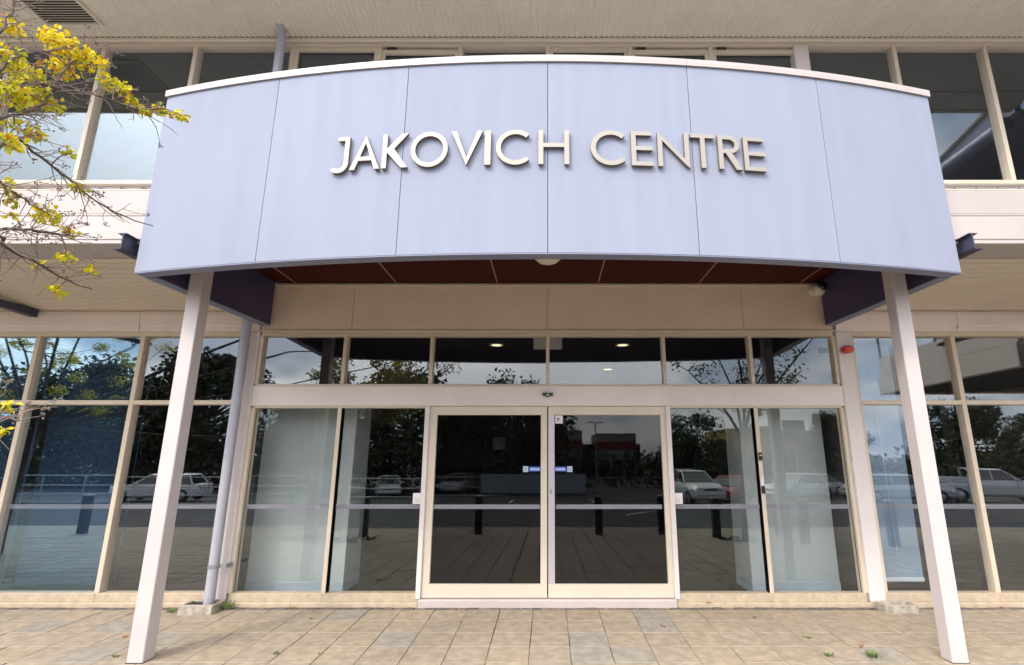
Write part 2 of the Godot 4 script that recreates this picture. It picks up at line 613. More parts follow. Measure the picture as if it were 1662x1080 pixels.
func building() -> void:
	var bl := thing("office_building", "cream and glass two storey office building filling the view behind the canopy", "building")
	# plinth, columns
	part("plinth", xbox(-14, -0.0 - 1.42, -0.2, 0.046, -0.2, 0.03, 0.01), M.sill, bl)
	part("plinth", xbox(1.42, 12, -0.2, 0.046, -0.2, 0.03, 0.01), M.sill, bl)
	part("threshold", xbox(-1.42, 1.42, -0.2, 0.078, -0.2, 0.048, 0.012), mat(0.56, 0.49, 0.475, 0.5, 0.0, M.soft, 1.0), bl)
	part("column", xbox(3.535, 3.715, 0.046, 3.098, -0.2, 0.03, 0.008), M.white, bl)
	part("column", xbox(-3.715, -3.535, 0.046, 3.098, -0.2, 0.03, 0.008), M.white, bl)
	# ground floor side windows
	var lx := [-12.72, -11.43, -10.14, -8.85, -7.56, -6.27, -4.98, -3.715]
	for i in lx.size() - 1:
		side_window(bl, lx[i], lx[i + 1], M.glass_blue if i < 6 else M.glass_side)
		mullion(bl, lx[i])
	var rx := [3.715, 4.98, 6.27, 7.56, 8.85]
	for i in rx.size() - 1:
		side_window(bl, rx[i], rx[i + 1], M.glass_side)
		mullion(bl, rx[i + 1])
	# frame edges beside the columns
	for s in [-3.735, 3.735]:
		part("mullion", xbox(s - 0.02, s + 0.02, 0.138, 3.05, -0.112, 0.004, 0.003), M.cream, bl)
	# white band over the side windows, with joints
	for run in [[-14.0, -5.02], [-5.014, -3.54], [3.54, 5.03], [5.036, 8.4]]:
		var b := Mb.new()
		var prof := []
		for p in [[3.10, 0.02], [3.105, 0.032], [3.16, 0.036], [3.17, 0.048], [3.30, 0.062], [3.34, 0.055], [3.365, 0.03], [3.365, -0.1], [3.10, -0.1]]:
			prof.append(Vector2(p[1], p[0]))
		var rings := []
		for x in run:
			var ring := []
			for p in prof: ring.append(Vector3(x, p.y, p.x))
			rings.append(ring)
		b.loft(rings)
		part("band", b, M.band, bl)
	entrance(bl)
	# fascia panels under the canopy
	for i in 4:
		var xs := [-3.52, -2.42, 0.0, 2.42, 3.52]
		part("fascia_panel", xbox(xs[i] + 0.004, xs[i + 1] - 0.004, 3.125, 3.672, -0.08, 0.012, 0.004), M.beige, bl)
	part("fascia_backing", xbox(-3.52, 3.52, 3.10, 3.70, -0.1, -0.085), M.joint, bl)
	for x in [-2.42, 0.0, 2.42]:
		part("cover_strip", xbox(x - 0.0035, x + 0.0035, 3.126, 3.671, 0.0, 0.0145), M.joint, bl)
	part("trim", xbox(-3.52, 3.52, 3.675, 3.715, -0.08, 0.035, 0.005), M.cream, bl)
	part("trim", xbox(-3.53, 3.53, 3.099, 3.122, -0.08, 0.022, 0.004), M.cream, bl)
	upper_floor(bl)
	rooms(bl)

func entrance(bl: Node3D) -> void:
	# transom lights
	var xs := [-3.515, -2.483, -1.42, 0.0, 1.42, 2.483, 3.515]
	for i in 6:
		var w := part("transom_window", xbox(xs[i], xs[i + 1], 3.05, 3.098, -0.11, 0.006, 0.003), M.cream, bl)
		part("transom_sill", xbox(xs[i], xs[i + 1], 2.43, 2.452, -0.11, 0.014, 0.003), M.cream, w)
		part("mullion", xbox(xs[i] - 0.021 if i > 0 else xs[i] - 0.02, xs[i] + 0.021, 2.452, 3.05, -0.11, 0.0, 0.003), M.cream, w)
		if i == 5: part("mullion", xbox(3.494, 3.535, 2.452, 3.05, -0.11, 0.0, 0.003), M.cream, w)
		pane(xs[i] + 0.019, xs[i + 1] - 0.019, 2.446, 3.054, -0.055, M.glass_transom, w)
	part("transom_band", xbox(-3.535, 3.535, 2.19, 2.43, -0.11, 0.022, 0.006), M.band, bl)
	# sidelights
	var sl := [[-3.515, -2.478], [-2.478, -1.42], [1.42, 2.478], [2.478, 3.515]]
	for s in sl:
		var w := part("sidelight", xbox(s[0], s[1], 0.045, 0.135, -0.11, 0.012, 0.005), M.sill, bl)
		part("head", xbox(s[0], s[1], 2.168, 2.19, -0.11, 0.006, 0.003), M.cream, w)
		for e in s:
			part("mullion", xbox(e - 0.0235, e + 0.0235, 0.135, 2.168, -0.11, 0.001 if e == s[0] else -0.002, 0.003), M.cream, w)
			part("gasket", xbox(e - 0.028, e + 0.028, 0.136, 2.167, -0.052, -0.046), M.rubber, w)
		pane(s[0] + 0.02, s[1] - 0.02, 0.13, 2.172, -0.055, M.glass, w)
		part("safety_strip", xbox(s[0] + 0.03, s[1] - 0.03, 1.017, 1.066, -0.0655, -0.0625), M.safety, w)
	# jambs of the sliding doors
	for s in [-1.0, 1.0]:
		part("jamb", xbox(minf(s * 1.40, s * 1.455), maxf(s * 1.40, s * 1.455), 0.078, 2.188, -0.12, 0.026, 0.004), M.white, bl)
	# sliding door leaves
	for s in [-1.0, 1.0]:
		var x0: float = -1.398 if s < 0 else 0.006
		var x1: float = -0.006 if s < 0 else 1.398
		var d := part("door", xbox(x0, x1, 2.085, 2.186, -0.05, -0.004, 0.004), M.door, bl)
		d.set_meta("label", "left leaf of the glass sliding doors" if s < 0 else "right leaf of the glass sliding doors")
		part("bottom_rail", xbox(x0, x1, 0.085, 0.225, -0.05, -0.004, 0.004), M.door, d)
		var lm: Material = M.door
		part("stile", xbox(x0, x0 + (0.075 if s > 0 else 0.085), 0.225, 2.085, -0.05, -0.004 if s < 0 else -0.0045, 0.004), M.door if s < 0 else M.stile, d)
		part("stile", xbox(x1 - (0.075 if s < 0 else 0.06), x1, 0.225, 2.085, -0.05, -0.0045, 0.004), M.door, d)
		pane(x0 + 0.05, x1 - 0.05, 0.21, 2.10, -0.027, M.glass_door, d)
		part("safety_strip", xbox(x0 + 0.088, x1 - 0.085, 1.017, 1.066, -0.0375, -0.0345), M.safety, d)
		# arrow sticker on the glass
		var xo: float = -0.083 if s < 0 else 0.083
		var blue := xbox(minf(xo, xo + s * 0.142), maxf(xo, xo + s * 0.142), 1.428, 1.492, -0.0225, -0.0205)
		var st := part("sticker", blue, M.arrow_blue, d)
		st.set_meta("label", "blue and white arrow sticker on the glass")
		var ar := Mb.new()
		ar.prism([Vector2(0, 0.016), Vector2(0.098, 0.016), Vector2(0.098, 0.024), Vector2(0.126, 0), Vector2(0.098, -0.024), Vector2(0.098, -0.016), Vector2(0, -0.016)], 0.0014)
		var axf := Transform3D(Basis(Vector3.UP, 0.0 if s > 0 else PI), Vector3(xo + s * 0.006, 1.46, -0.0203 if s > 0 else -0.0189))
		part("arrow", ar, M.arrow, st, axf)
		part("text_patch", xbox(minf(xo + s * 0.144, xo + s * 0.205), maxf(xo + s * 0.144, xo + s * 0.205), 1.427, 1.493, -0.0225, -0.0205), M.sticker, st)
		for k in 2:
			part("text_line", xbox(xo + s * 0.174 - 0.018, xo + s * 0.174 + 0.018, 1.462 - k * 0.013, 1.467 - k * 0.013, -0.0204, -0.0196), M.ink, st)
		if s > 0:
			part("lock", xbox(0.025, 0.047, 1.185, 1.24, -0.006, 0.004, 0.004), M.galv, d)
			var sq := part("window_label", xbox(0.088, 0.178, 1.985, 2.08, -0.0225, -0.0205), M.paper, d)
			var em := Mb.new()
			em.prism([Vector2(-0.016, -0.012), Vector2(0.012, -0.012), Vector2(0.012, 0.012), Vector2(0.004, 0.02), Vector2(-0.002, 0.006)], 0.001)
			part("emblem", em, M.black, sq, Transform3D(Basis(), Vector3(0.124, 2.04, -0.0203)))
			part("text_line", xbox(0.104, 0.158, 2.012, 2.018, -0.0204, -0.0194), M.ink, sq)

func upper_floor(bl: Node3D) -> void:
	# upper windows between sill 5.10 and head 7.30
	var ux := [-10.14, -8.85, -7.56, -6.27, -4.97, -3.60, -2.372, -1.23, 0.0, 1.16, 2.30, 3.57, 4.893, 6.175, 7.46, 8.75]
	for i in ux.size() - 1:
		var x0: float = ux[i]
		var x1: float = ux[i + 1]
		var w := part("upper_window", xbox(x0, x1, 7.255, 7.315, -0.12, 0.02, 0.004), M.cream, bl)
		part("sill", xbox(x0, x1, 5.085, 5.145, -0.12, 0.05, 0.006), M.cream, w)
		var wide := 0.1 if ux[i] == 3.57 else 0.03
		part("mullion", xbox(x0 - wide, x0 + wide, 5.145, 7.255, -0.12, 0.01 if wide < 0.05 else 0.03, 0.004), M.cream if wide < 0.05 else M.white, w)
		pane(x0 + wide - 0.003, x1 - 0.027, 5.14, 7.26, -0.06, M.glass_upper, w)
		if i >= 5 and i <= 10 and i != 7:
			# sliding sash inside the frame
			var low: float = 0.0 if i in [5, 8] else 0.045
			var a := x0 + wide + 0.002
			var c := x1 - 0.032
			part("sash", xbox(a, c, 7.19 - low, 7.252 - low, -0.05, -0.004, 0.003), M.cream, w)
			for s in [[a, a + 0.045], [c - 0.045, c]]:
				part("sash", xbox(s[0], s[1], 5.147, 7.19 - low, -0.05, -0.003, 0.003), M.cream, w)
			if low > 0.0:
				part("track", xbox(a, c, 7.21, 7.252, -0.055, -0.03), M.sill, w)
				part("latch", xbox(a + 0.06, a + 0.2, 7.222, 7.246, -0.03, 0.0, 0.003), M.black, w)
	part("head_trim", xbox(-14, 7.95, 7.318, 7.372, -0.12, 0.045, 0.006), M.eave, bl)
	part("upper_spandrel", xbox(-14, 12, 3.72, 5.084, -0.2, -0.02), M.band, bl)
	part("upper_wall", xbox(-14, -10.17, 5.084, 7.4, -0.2, -0.02), M.band, bl)
	# corrugated eave lining
	var b := Mb.new()
	var step := 0.076 / 8.0
	var x := -0.076 * 138
	while x < 7.95:
		var y0 := 7.396 - 0.016 * absf(sin(PI * x / 0.076))
		var y1 := 7.396 - 0.016 * absf(sin(PI * (x + step) / 0.076))
		var ph := fposmod((x + step * 0.5) / 0.076, 1.0)
		var n0 := Vector3(-0.016 * PI / 0.076 * cos(PI * (ph - 0.0625)), -1, 0).normalized()
		var n1 := Vector3(-0.016 * PI / 0.076 * cos(PI * (ph + 0.0625)), -1, 0).normalized()
		var p := Vector3(x, y0, 0.03); var q := Vector3(x + step, y1, 0.03)
		var r := Vector3(x + step, y1, 0.98); var s := Vector3(x, y0, 0.98)
		b.tri_n(p, q, r, n0, n1, n1); b.tri_n(p, r, s, n0, n1, n0)
		x += step
	var e := part("eave", b, M.eave, bl)
	# rows of screws
	var sc := Mb.new()
	for z in [0.17, 0.62]:
		for k in range(-66, 56):
			sc.box(Vector3((k * 2 + 0.5) * 0.076, 7.374, z + rng.randfn(0, 0.004)), Vector3(0.011, 0.012, 0.011), 0.003)
	stuff(part("screw", sc, M.eave, e))
	for k in 18:
		part("eave_panel", xbox(-14 + k * 1.22 + 0.004, -14 + (k + 1) * 1.22 - 0.004, 7.372, 7.384, 0.985, 1.42, 0.002), M.eave, bl)
	part("eave_fascia", xbox(-14, 7.95, 7.352, 7.62, 1.425, 1.50, 0.006), M.eave, bl)
	part("roof", xbox(-14, 12, 7.63, 7.75, -10, 1.50), M.roof_metal, bl)
	part("eave_backing", xbox(-14, 7.95, 7.42, 7.6, -0.1, 1.42), M.dark, bl)
	# louvred vent let into the eave lining
	var fr := Mb.new()
	fr.span(-6.86, -6.83, 7.345, 7.40, 0.26, 0.98); fr.span(-6.12, -6.09, 7.345, 7.40, 0.26, 0.98)
	fr.span(-6.83, -6.12, 7.345, 7.40, 0.26, 0.295); fr.span(-6.83, -6.12, 7.345, 7.40, 0.945, 0.98)
	var vent := part("vent", fr, M.eave, bl)
	part("vent_back", xbox(-6.83, -6.12, 7.366, 7.372, 0.295, 0.945), M.dark, vent)
	for k in 16:
		var sl := Mb.new()
		sl.xf = Transform3D(Basis(Vector3.RIGHT, 0.5), Vector3(-6.475, 7.357, 0.315 + k * 0.04))
		sl.box(Vector3.ZERO, Vector3(0.71, 0.003, 0.022))
		part("vent_slat", sl, M.eave, vent)

func rooms(bl: Node3D) -> void:
	# ground floor: lobby between the white nib walls, rooms either side
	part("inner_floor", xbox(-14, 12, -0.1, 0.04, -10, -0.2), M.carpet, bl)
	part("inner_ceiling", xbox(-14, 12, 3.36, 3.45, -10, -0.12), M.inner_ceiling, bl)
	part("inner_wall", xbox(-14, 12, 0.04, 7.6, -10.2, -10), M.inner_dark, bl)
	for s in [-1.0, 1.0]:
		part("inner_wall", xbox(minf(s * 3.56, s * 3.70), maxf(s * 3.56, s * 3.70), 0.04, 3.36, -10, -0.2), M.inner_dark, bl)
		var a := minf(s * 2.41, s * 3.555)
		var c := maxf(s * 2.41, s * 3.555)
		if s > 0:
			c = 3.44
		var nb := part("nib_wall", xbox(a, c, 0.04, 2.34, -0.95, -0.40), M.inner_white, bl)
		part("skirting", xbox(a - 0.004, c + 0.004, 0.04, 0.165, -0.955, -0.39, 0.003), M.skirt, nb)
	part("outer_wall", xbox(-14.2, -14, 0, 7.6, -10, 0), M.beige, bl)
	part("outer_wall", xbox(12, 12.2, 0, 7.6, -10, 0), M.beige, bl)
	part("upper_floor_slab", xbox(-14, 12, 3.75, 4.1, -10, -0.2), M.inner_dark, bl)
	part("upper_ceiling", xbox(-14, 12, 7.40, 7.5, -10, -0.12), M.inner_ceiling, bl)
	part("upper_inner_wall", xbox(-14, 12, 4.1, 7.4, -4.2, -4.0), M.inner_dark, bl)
	# dark blue blinds behind the left windows
	for x in [-7.5, -6.21]:
		var bb := part("blind", xbox(x, x + 1.17, 0.16, 3.02, -0.33, -0.315), M.blind_blue, bl)
		bb.set_meta("label", "deep blue roller blind")
	# blind behind the window right of the entry
	var bd := part("blind", xbox(3.77, 4.36, 0.24, 3.0, -0.30, -0.285), M.blind, bl)
	bd.set_meta("label", "pale blue roller blind with white bottom rail")
	part("blind_rail", xbox(3.765, 4.365, 0.19, 0.24, -0.315, -0.27, 0.01), M.blind_rail, bd)
	var cord := Mb.new()
	cord.tube([Vector3(4.06, 3.0, -0.255), Vector3(4.075, 0.45, -0.255)], [0.004, 0.004], 6)
	part("blind_cord", cord, M.blind_rail, bd)
	# dim poster at the back of the lobby
	part("noticeboard", xbox(-1.66, -1.28, 1.85, 2.22, -9.99, -9.96), M.skirt, bl)
	# recessed downlights in the lobby ceiling
	for p in [Vector3(-0.82, 3.36, -1.95), Vector3(1.2, 3.36, -1.95), Vector3(1.22, 3.36, -4.3)]:
		var ring := Mb.new()
		ring.lathe([Vector2(0.085, -0.002), Vector2(0.12, -0.002), Vector2(0.12, -0.016), Vector2(0.085, -0.012), Vector2(0.085, -0.002)], 24)
		var dl := part("ceiling_downlight", ring, M.ivory, bl, Transform3D(Basis(), p))
		var lens := Mb.new()
		lens.lathe([Vector2(0.0, -0.011), Vector2(0.083, -0.009), Vector2(0.083, -0.003), Vector2(0.0, -0.003)], 24)
		var lm := mat(0.9, 0.85, 0.7, 0.5)
		lm.emission_enabled = true
		lm.emission = Color(1.0, 0.95, 0.75)
		lm.emission_energy_multiplier = 0.75
		part("lamp_lens", lens, lm, dl)
		var sp := SpotLight3D.new()
		sp.name = "downlight_beam"
		sp.light_color = Color(1.0, 0.93, 0.8)
		sp.light_energy = 0.06
		sp.light_size = 0.08
		sp.spot_range = 12.0
		sp.spot_attenuation = 2.0
		sp.spot_angle = 55.0
		sp.shadow_enabled = true
		add_child(sp, true)
		sp.position = p + Vector3(0, -0.03, 0)
		sp.rotation_degrees.x = -90.0
	var sg := thing("ceiling_sign", "plain white sign box hung from the lobby ceiling behind the middle transom mullion", "sign", Vector3(0, 3.24, -1.25))
	part("sign_box", xbox(-0.21, 0.21, -0.10, 0.10, -0.03, 0.03, 0.006), M.paper, sg)
	for x in [-0.15, 0.15]:
		part("hanger", xbox(x - 0.006, x + 0.006, 0.10, 0.12, -0.006, 0.006), M.galv, sg)

# ---------------------------------------------------------------- awnings left and right of the canopy
func awnings() -> void:
	for s in [-1.0, 1.0]:
		var side := "left" if s < 0 else "right"
		var x0 := -14.0 if s < 0 else 3.63
		var x1 := -3.63 if s < 0 else 7.9
		var a := thing("awning", "white metal awning with ribbed soffit on the %s of the blue canopy" % side, "awning", Vector3(0, 0, 0))
		# box gutter fascia: two bands with a rolled edge between
		part("upper_fascia", xbox(x0, x1, 3.772, 4.012, 1.75, 1.850, 0.006), M.band_out, a)
		part("lower_fascia", xbox(x0, x1, 3.512, 3.752, 1.75, 1.860, 0.012), M.gutter, a)
		var roll := Mb.new()
		roll.tube([Vector3(x0, 3.762, 1.846), Vector3(x1, 3.762, 1.846)], [0.0105, 0.0105], 8)
		part("rolled_edge", roll, M.gutter, a)
		part("gutter_base", xbox(x0, x1, 3.476, 3.510, 1.495, 1.862, 0.004), M.gutter, a)
		# ribbed soffit rising towards the gutter
		var b := Mb.new()
		var z := 1.50
		while z > 0.03:
			for q in [[0.0, 0.0, 0.092, 0.0], [0.092, 0.0, 0.098, 0.018], [0.098, 0.018, 0.113, 0.018], [0.113, 0.018, 0.119, 0.0]]:
				var ya: float = 3.360 + 0.075 * (z - q[0]) + q[1]
				var yb: float = 3.360 + 0.075 * (z - q[2]) + q[3]
				b.quad(Vector3(x0, ya, z - q[0]), Vector3(x0, yb, z - q[2]), Vector3(x1, yb, z - q[2]), Vector3(x1, ya, z - q[0]))
			z -= 0.119
		part("soffit", b, M.soffit, a)
		# roof sheet falling to the gutter
		var r := Mb.new()
		var xx := x0
		while xx < x1 - 0.2:
			r.quad(Vector3(xx, 4.03, 1.83), Vector3(xx + 0.17, 4.03, 1.83), Vector3(xx + 0.17, 4.4, -0.02), Vector3(xx, 4.4, -0.02))
			r.quad(Vector3(xx + 0.17, 4.03, 1.83), Vector3(xx + 0.2, 4.06, 1.83), Vector3(xx + 0.2, 4.43, -0.02), Vector3(xx + 0.17, 4.4, -0.02))
			r.quad(Vector3(xx + 0.2, 4.06, 1.83), Vector3(xx + 0.2, 4.03, 1.83), Vector3(xx + 0.2, 4.4, -0.02), Vector3(xx + 0.2, 4.43, -0.02))
			xx += 0.2
		part("roof", r, M.roof_metal, a)
		part("flashing", xbox(x0, x1, 4.014, 4.03, 1.70, 1.846, 0.003), M.cream, a)
		# steel channel beside the canopy: web, two flanges
		var cx: float = s * 3.735
		var ch := xbox(cx - 0.005, cx + 0.005, 3.372, 3.50, 0.07, 2.02)
		var beam := part("beam", ch, M.steel_blue, a)
		part("flange", xbox(minf(cx, cx + s * 0.07), maxf(cx, cx + s * 0.07), 3.362, 3.371, 0.07, 2.02), M.steel_blue, beam)
		part("flange", xbox(minf(cx - s * 0.03, cx + s * 0.045), maxf(cx - s * 0.03, cx + s * 0.045), 3.501, 3.510, 1.863, 2.02), M.steel_blue, beam)
		# outrigger under the soffit further out
		var ob := Mb.new()
		ob.prism([Vector2(0.07, 3.27), Vector2(0.07, 3.36), Vector2(1.75, 3.36), Vector2(1.75, 3.32)], 0.09)
		part("outrigger", ob, M.steel_blue, a, Transform3D(Basis(Vector3.UP, -PI / 2), Vector3(s * 6.27, 0, 0)))

# ---------------------------------------------------------------- entrance canopy
const R := 14.63
const ZC := -12.23

func arc(t: float, r := R) -> Vector3:
	return Vector3(r * sin(t), 0, ZC + r * cos(t))

func arc_slab(b: Mb, t0: float, t1: float, r0: float, r1: float, y0: float, y1: float, steps := 8) -> void:
	for i in steps:
		var a := lerpf(t0, t1, float(i) / steps)
		var c := lerpf(t0, t1, float(i + 1) / steps)
		var oa := arc(a, r1); var oc := arc(c, r1); var ia := arc(a, r0); var ic := arc(c, r0)
		var Y0 := Vector3(0, y0, 0); var Y1 := Vector3(0, y1, 0)
		var na := Vector3(sin(a), 0, cos(a)); var nc := Vector3(sin(c), 0, cos(c))
		b.tri_n(oa + Y0, oc + Y0, oc + Y1, na, nc, nc); b.tri_n(oa + Y0, oc + Y1, oa + Y1, na, nc, na)
		b.tri_n(ic + Y0, ia + Y0, ia + Y1, -nc, -na, -na); b.tri_n(ic + Y0, ia + Y1, ic + Y1, -nc, -na, -nc)
		b.quad(ia + Y0, ic + Y0, oc + Y0, oa + Y0)
		b.quad(oa + Y1, oc + Y1, ic + Y1, ia + Y1)
		if i == 0: b.quad(ia + Y0, oa + Y0, oa + Y1, ia + Y1)
		if i == steps - 1: b.quad(oc + Y0, ic + Y0, ic + Y1, oc + Y1)

func canopy() -> void:
	var cn := thing("entrance_canopy", "curved pale blue panelled entrance canopy on two white posts", "canopy")
	var half := asin(3.64 / R)
	var per := half / 3.0
	var gap := 0.0028 / R
	for i in 6:
		var b := Mb.new()
		arc_slab(b, -half + per * i + (gap if i > 0 else 0.0), -half + per * (i + 1) - (gap if i < 5 else 0.0), R - 0.03, R, 3.172, 4.966, 8)
		part("fascia_panel", b, M.panel[i], cn)
	# inner lining (blue panel with shade put into its colour), bottom return and coping
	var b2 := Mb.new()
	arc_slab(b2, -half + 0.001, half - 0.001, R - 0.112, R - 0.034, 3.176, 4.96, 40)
	part("inner_lining", b2, M.panel_shaded, cn)
	var b3 := Mb.new()
	arc_slab(b3, -half, half, R - 0.115, R - 0.002, 3.160, 3.170, 40)
	part("bottom_return", b3, M.panel_edge, cn)
	for i in 3:
		var bc := Mb.new()
		var t0: float = [-half - 0.001, -per + 0.00, per * 1.0][i]
		var t1: float = [-per - 0.0002, per - 0.0002, half + 0.001][i]
		arc_slab(bc, t0, t1, R - 0.14, R + 0.018, 4.970, 5.009, 16)
		arc_slab(bc, t0, t1, R + 0.004, R + 0.0175, 4.945, 4.9695, 16)
		part("coping", bc, M.coping, cn)
	# side walls
	for s in [-1.0, 1.0]:
		var p := Vector3(s * 3.64, 0, 1.94)
		var q := Vector3(s * 3.505, 0, 0.066)
		var d := (q - p).normalized()
		var nrm := Vector3(s, 0, 0)
		nrm = (nrm - d * nrm.dot(d)).normalized()
		for lay in [["side_panel", 0.0, 0.03, 3.172, 4.966, M.panel[0 if s < 0 else 5]], ["side_lining", 0.034, 0.11, 3.176, 4.96, M.panel_shaded], ["side_return", 0.002, 0.112, 3.160, 3.170, M.panel_edge]]:
			var b := Mb.new()
			var o0: Vector3 = -nrm * lay[1]
			var o1: Vector3 = -nrm * lay[2]
			var pp := p + d * (0.125 if lay[0] != "side_panel" else 0.02)
			var ring0 := [pp + o0 + Vector3(0, lay[3], 0), pp + o1 + Vector3(0, lay[3], 0), pp + o1 + Vector3(0, lay[4], 0), pp + o0 + Vector3(0, lay[4], 0)]
			var ring1 := []
			for v in ring0: ring1.append(v - pp + q)
			b.loft([ring0, ring1])
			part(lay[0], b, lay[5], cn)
	# roof over the canopy
	var rb := Mb.new()
	for i in 24:
		var a := arc(lerpf(-half, half, i / 24.0), R - 0.13) * Vector3(0.985, 1, 1)
		var c := arc(lerpf(-half, half, (i + 1) / 24.0), R - 0.13) * Vector3(0.985, 1, 1)
		var Y := Vector3(0, 4.72, 0)
		rb.quad(a + Y, c + Y, Vector3(c.x, 4.85, 0.0), Vector3(a.x, 4.85, 0.0))
	part("roof", rb, M.roof_metal, cn)
	# dark red soffit boards with cover strips
	var xs := [-3.40, -3.15, -1.89, -0.63, 0.63, 1.89, 3.15, 3.40]
	for i in 7:
		var bx := Mb.new()
		var x0: float = xs[i] + 0.004
		var x1: float = xs[i + 1] - 0.004
		var steps := 6
		for k in steps:
			var a := lerpf(x0, x1, float(k) / steps)
			var c := lerpf(x0, x1, float(k + 1) / steps)
			var za := ZC + sqrt((R - 0.12) * (R - 0.12) - a * a)
			var zc := ZC + sqrt((R - 0.12) * (R - 0.12) - c * c)
			bx.quad(Vector3(a, 3.72, 0.04), Vector3(c, 3.72, 0.04), Vector3(c, 3.72, zc), Vector3(a, 3.72, za))
			bx.quad(Vector3(a, 3.735, 0.04), Vector3(a, 3.735, za), Vector3(c, 3.735, zc), Vector3(c, 3.735, 0.04))
		part("soffit_board", bx, M.redwood, cn)
	for x in [-3.15, -1.89, -0.63, 0.63, 1.89, 3.15]:
		var zz := ZC + sqrt((R - 0.13) * (R - 0.13) - x * x)
		part("cover_strip", xbox(x - 0.007, x + 0.007, 3.713, 3.719, 0.04, zz), M.strip, cn)
	# posts
	for s in [-1.0, 1.0]:
		part("post", xbox(s * 3.355 - 0.0675, s * 3.355 + 0.0675, -0.06, 3.70, 1.41, 1.55, 0.006), M.post, cn)
		part("sealant", xbox(s * 3.355 - 0.073, s * 3.355 + 0.073, -0.05, -0.034, 1.404, 1.556, 0.003), M.mud, cn)
	# round surface light under the soffit
	var lt := Mb.new()
	lt.lathe([Vector2(0.0, -0.085), Vector2(0.07, -0.083), Vector2(0.105, -0.068), Vector2(0.125, -0.045), Vector2(0.135, -0.04), Vector2(0.14, 0.0)], 28)
	part("soffit_light", lt, M.ivory, cn, Transform3D(Basis(), Vector3(0.0, 3.712, 0.98)))
	var rg := Mb.new()
	rg.lathe([Vector2(0.141, -0.02), Vector2(0.165, -0.018), Vector2(0.17, 0.0)], 28)
	part("light_ring", rg, M.black, cn, Transform3D(Basis(), Vector3(0.0, 3.712, 0.98)))

# ---------------------------------------------------------------- the balcony wing on the right
func wing() -> void:
	var w := thing("balcony_wing", "two storey wing with cream balcony bands and glass balustrade right of the photographer", "building")
	part("lower_band", xbox(7.95, 8.1, 3.09, 3.50, 2.3, 6.15, 0.01), M.wing, w)
	part("upper_band", xbox(7.99, 8.1, 3.515, 3.72, 2.3, 6.13, 0.01), M.wing, w)
	part("upper_band", xbox(8.02, 8.1, 3.735, 3.97, 2.3, 6.12, 0.01), M.wing, w)
	part("band_end", xbox(8.1, 12.0, 3.09, 3.97, 6.0, 6.14, 0.01), M.wing, w)
	part("balcony_floor", xbox(8.1, 12.0, 3.12, 3.45, 1.6, 6.0), M.inner_dark, w)
	for i in 4:
		part("balustrade_pane", xbox(8.03, 8.042, 4.02, 4.82, 2.4 + i * 0.92, 3.26 + i * 0.92), M.glass_rail, w)
		part("balustrade_post", xbox(8.0, 8.05, 3.97, 4.88, 3.27 + i * 0.92, 3.31 + i * 0.92, 0.004), M.galv, w)
	part("handrail", xbox(8.0, 8.06, 4.88, 4.93, 2.3, 6.1, 0.008), M.galv, w)
	for i in 9:
		part("cladding", xbox(9.4, 9.5, 3.45, 7.6, 1.6 + i * 0.5 + 0.006, 1.6 + (i + 1) * 0.5 - 0.006, 0.005), M.wing_wall, w)
	var rb := Mb.new()
	rb.prism([Vector2(-1.6, 7.45), Vector2(-1.6, 7.93), Vector2(-3.34, 7.60), Vector2(-5.2, 7.42), Vector2(-5.2, 7.25)], 0.12)
	part("gable", rb, M.wing_wall, w, Transform3D(Basis(Vector3.UP, PI / 2), Vector3(8.15, 0, 0)))
	var bg := Mb.new()
	bg.tube([Vector3(8.14, 7.96, 1.5), Vector3(8.14, 7.64, 3.34), Vector3(8.14, 7.46, 5.25)], [0.05, 0.05, 0.05], 8)
	part("barge", bg, M.wing, w)
	var gt := Mb.new()
	gt.tube([Vector3(7.95, 7.22, 1.6), Vector3(7.95, 7.22, 5.2)], [0.13, 0.13], 16)
	part("gutter_pipe", gt, M.pipe, w)
	part("roof_lining", xbox(8.2, 12, 7.40, 7.5, 1.6, 5.2), M.wing_wall, w)
	for z in [2.0, 6.0]:
		part("wing_column", xbox(11.6, 11.85, -0.3, 3.12, z - 0.12, z + 0.12, 0.01), M.white, w)

# ---------------------------------------------------------------- lettering
func bar(b: Mb, x0: float, y0: float, x1: float, y1: float, t: float, d: float) -> void:
	pass

func ring_piece(b: Mb, c: Vector2, ro: float, ri: float, a0: float, a1: float, d: float, steps := 20, sx := 1.0) -> void:
	for i in steps:
		var p := a0 + (a1 - a0) * i / steps
		var q := a0 + (a1 - a0) * (i + 1) / steps
		var A := Vector2(cos(p) * sx, sin(p)); var B := Vector2(cos(q) * sx, sin(q))
		b.prism([c + A * ri, c + A * ro, c + B * ro, c + B * ri], d)

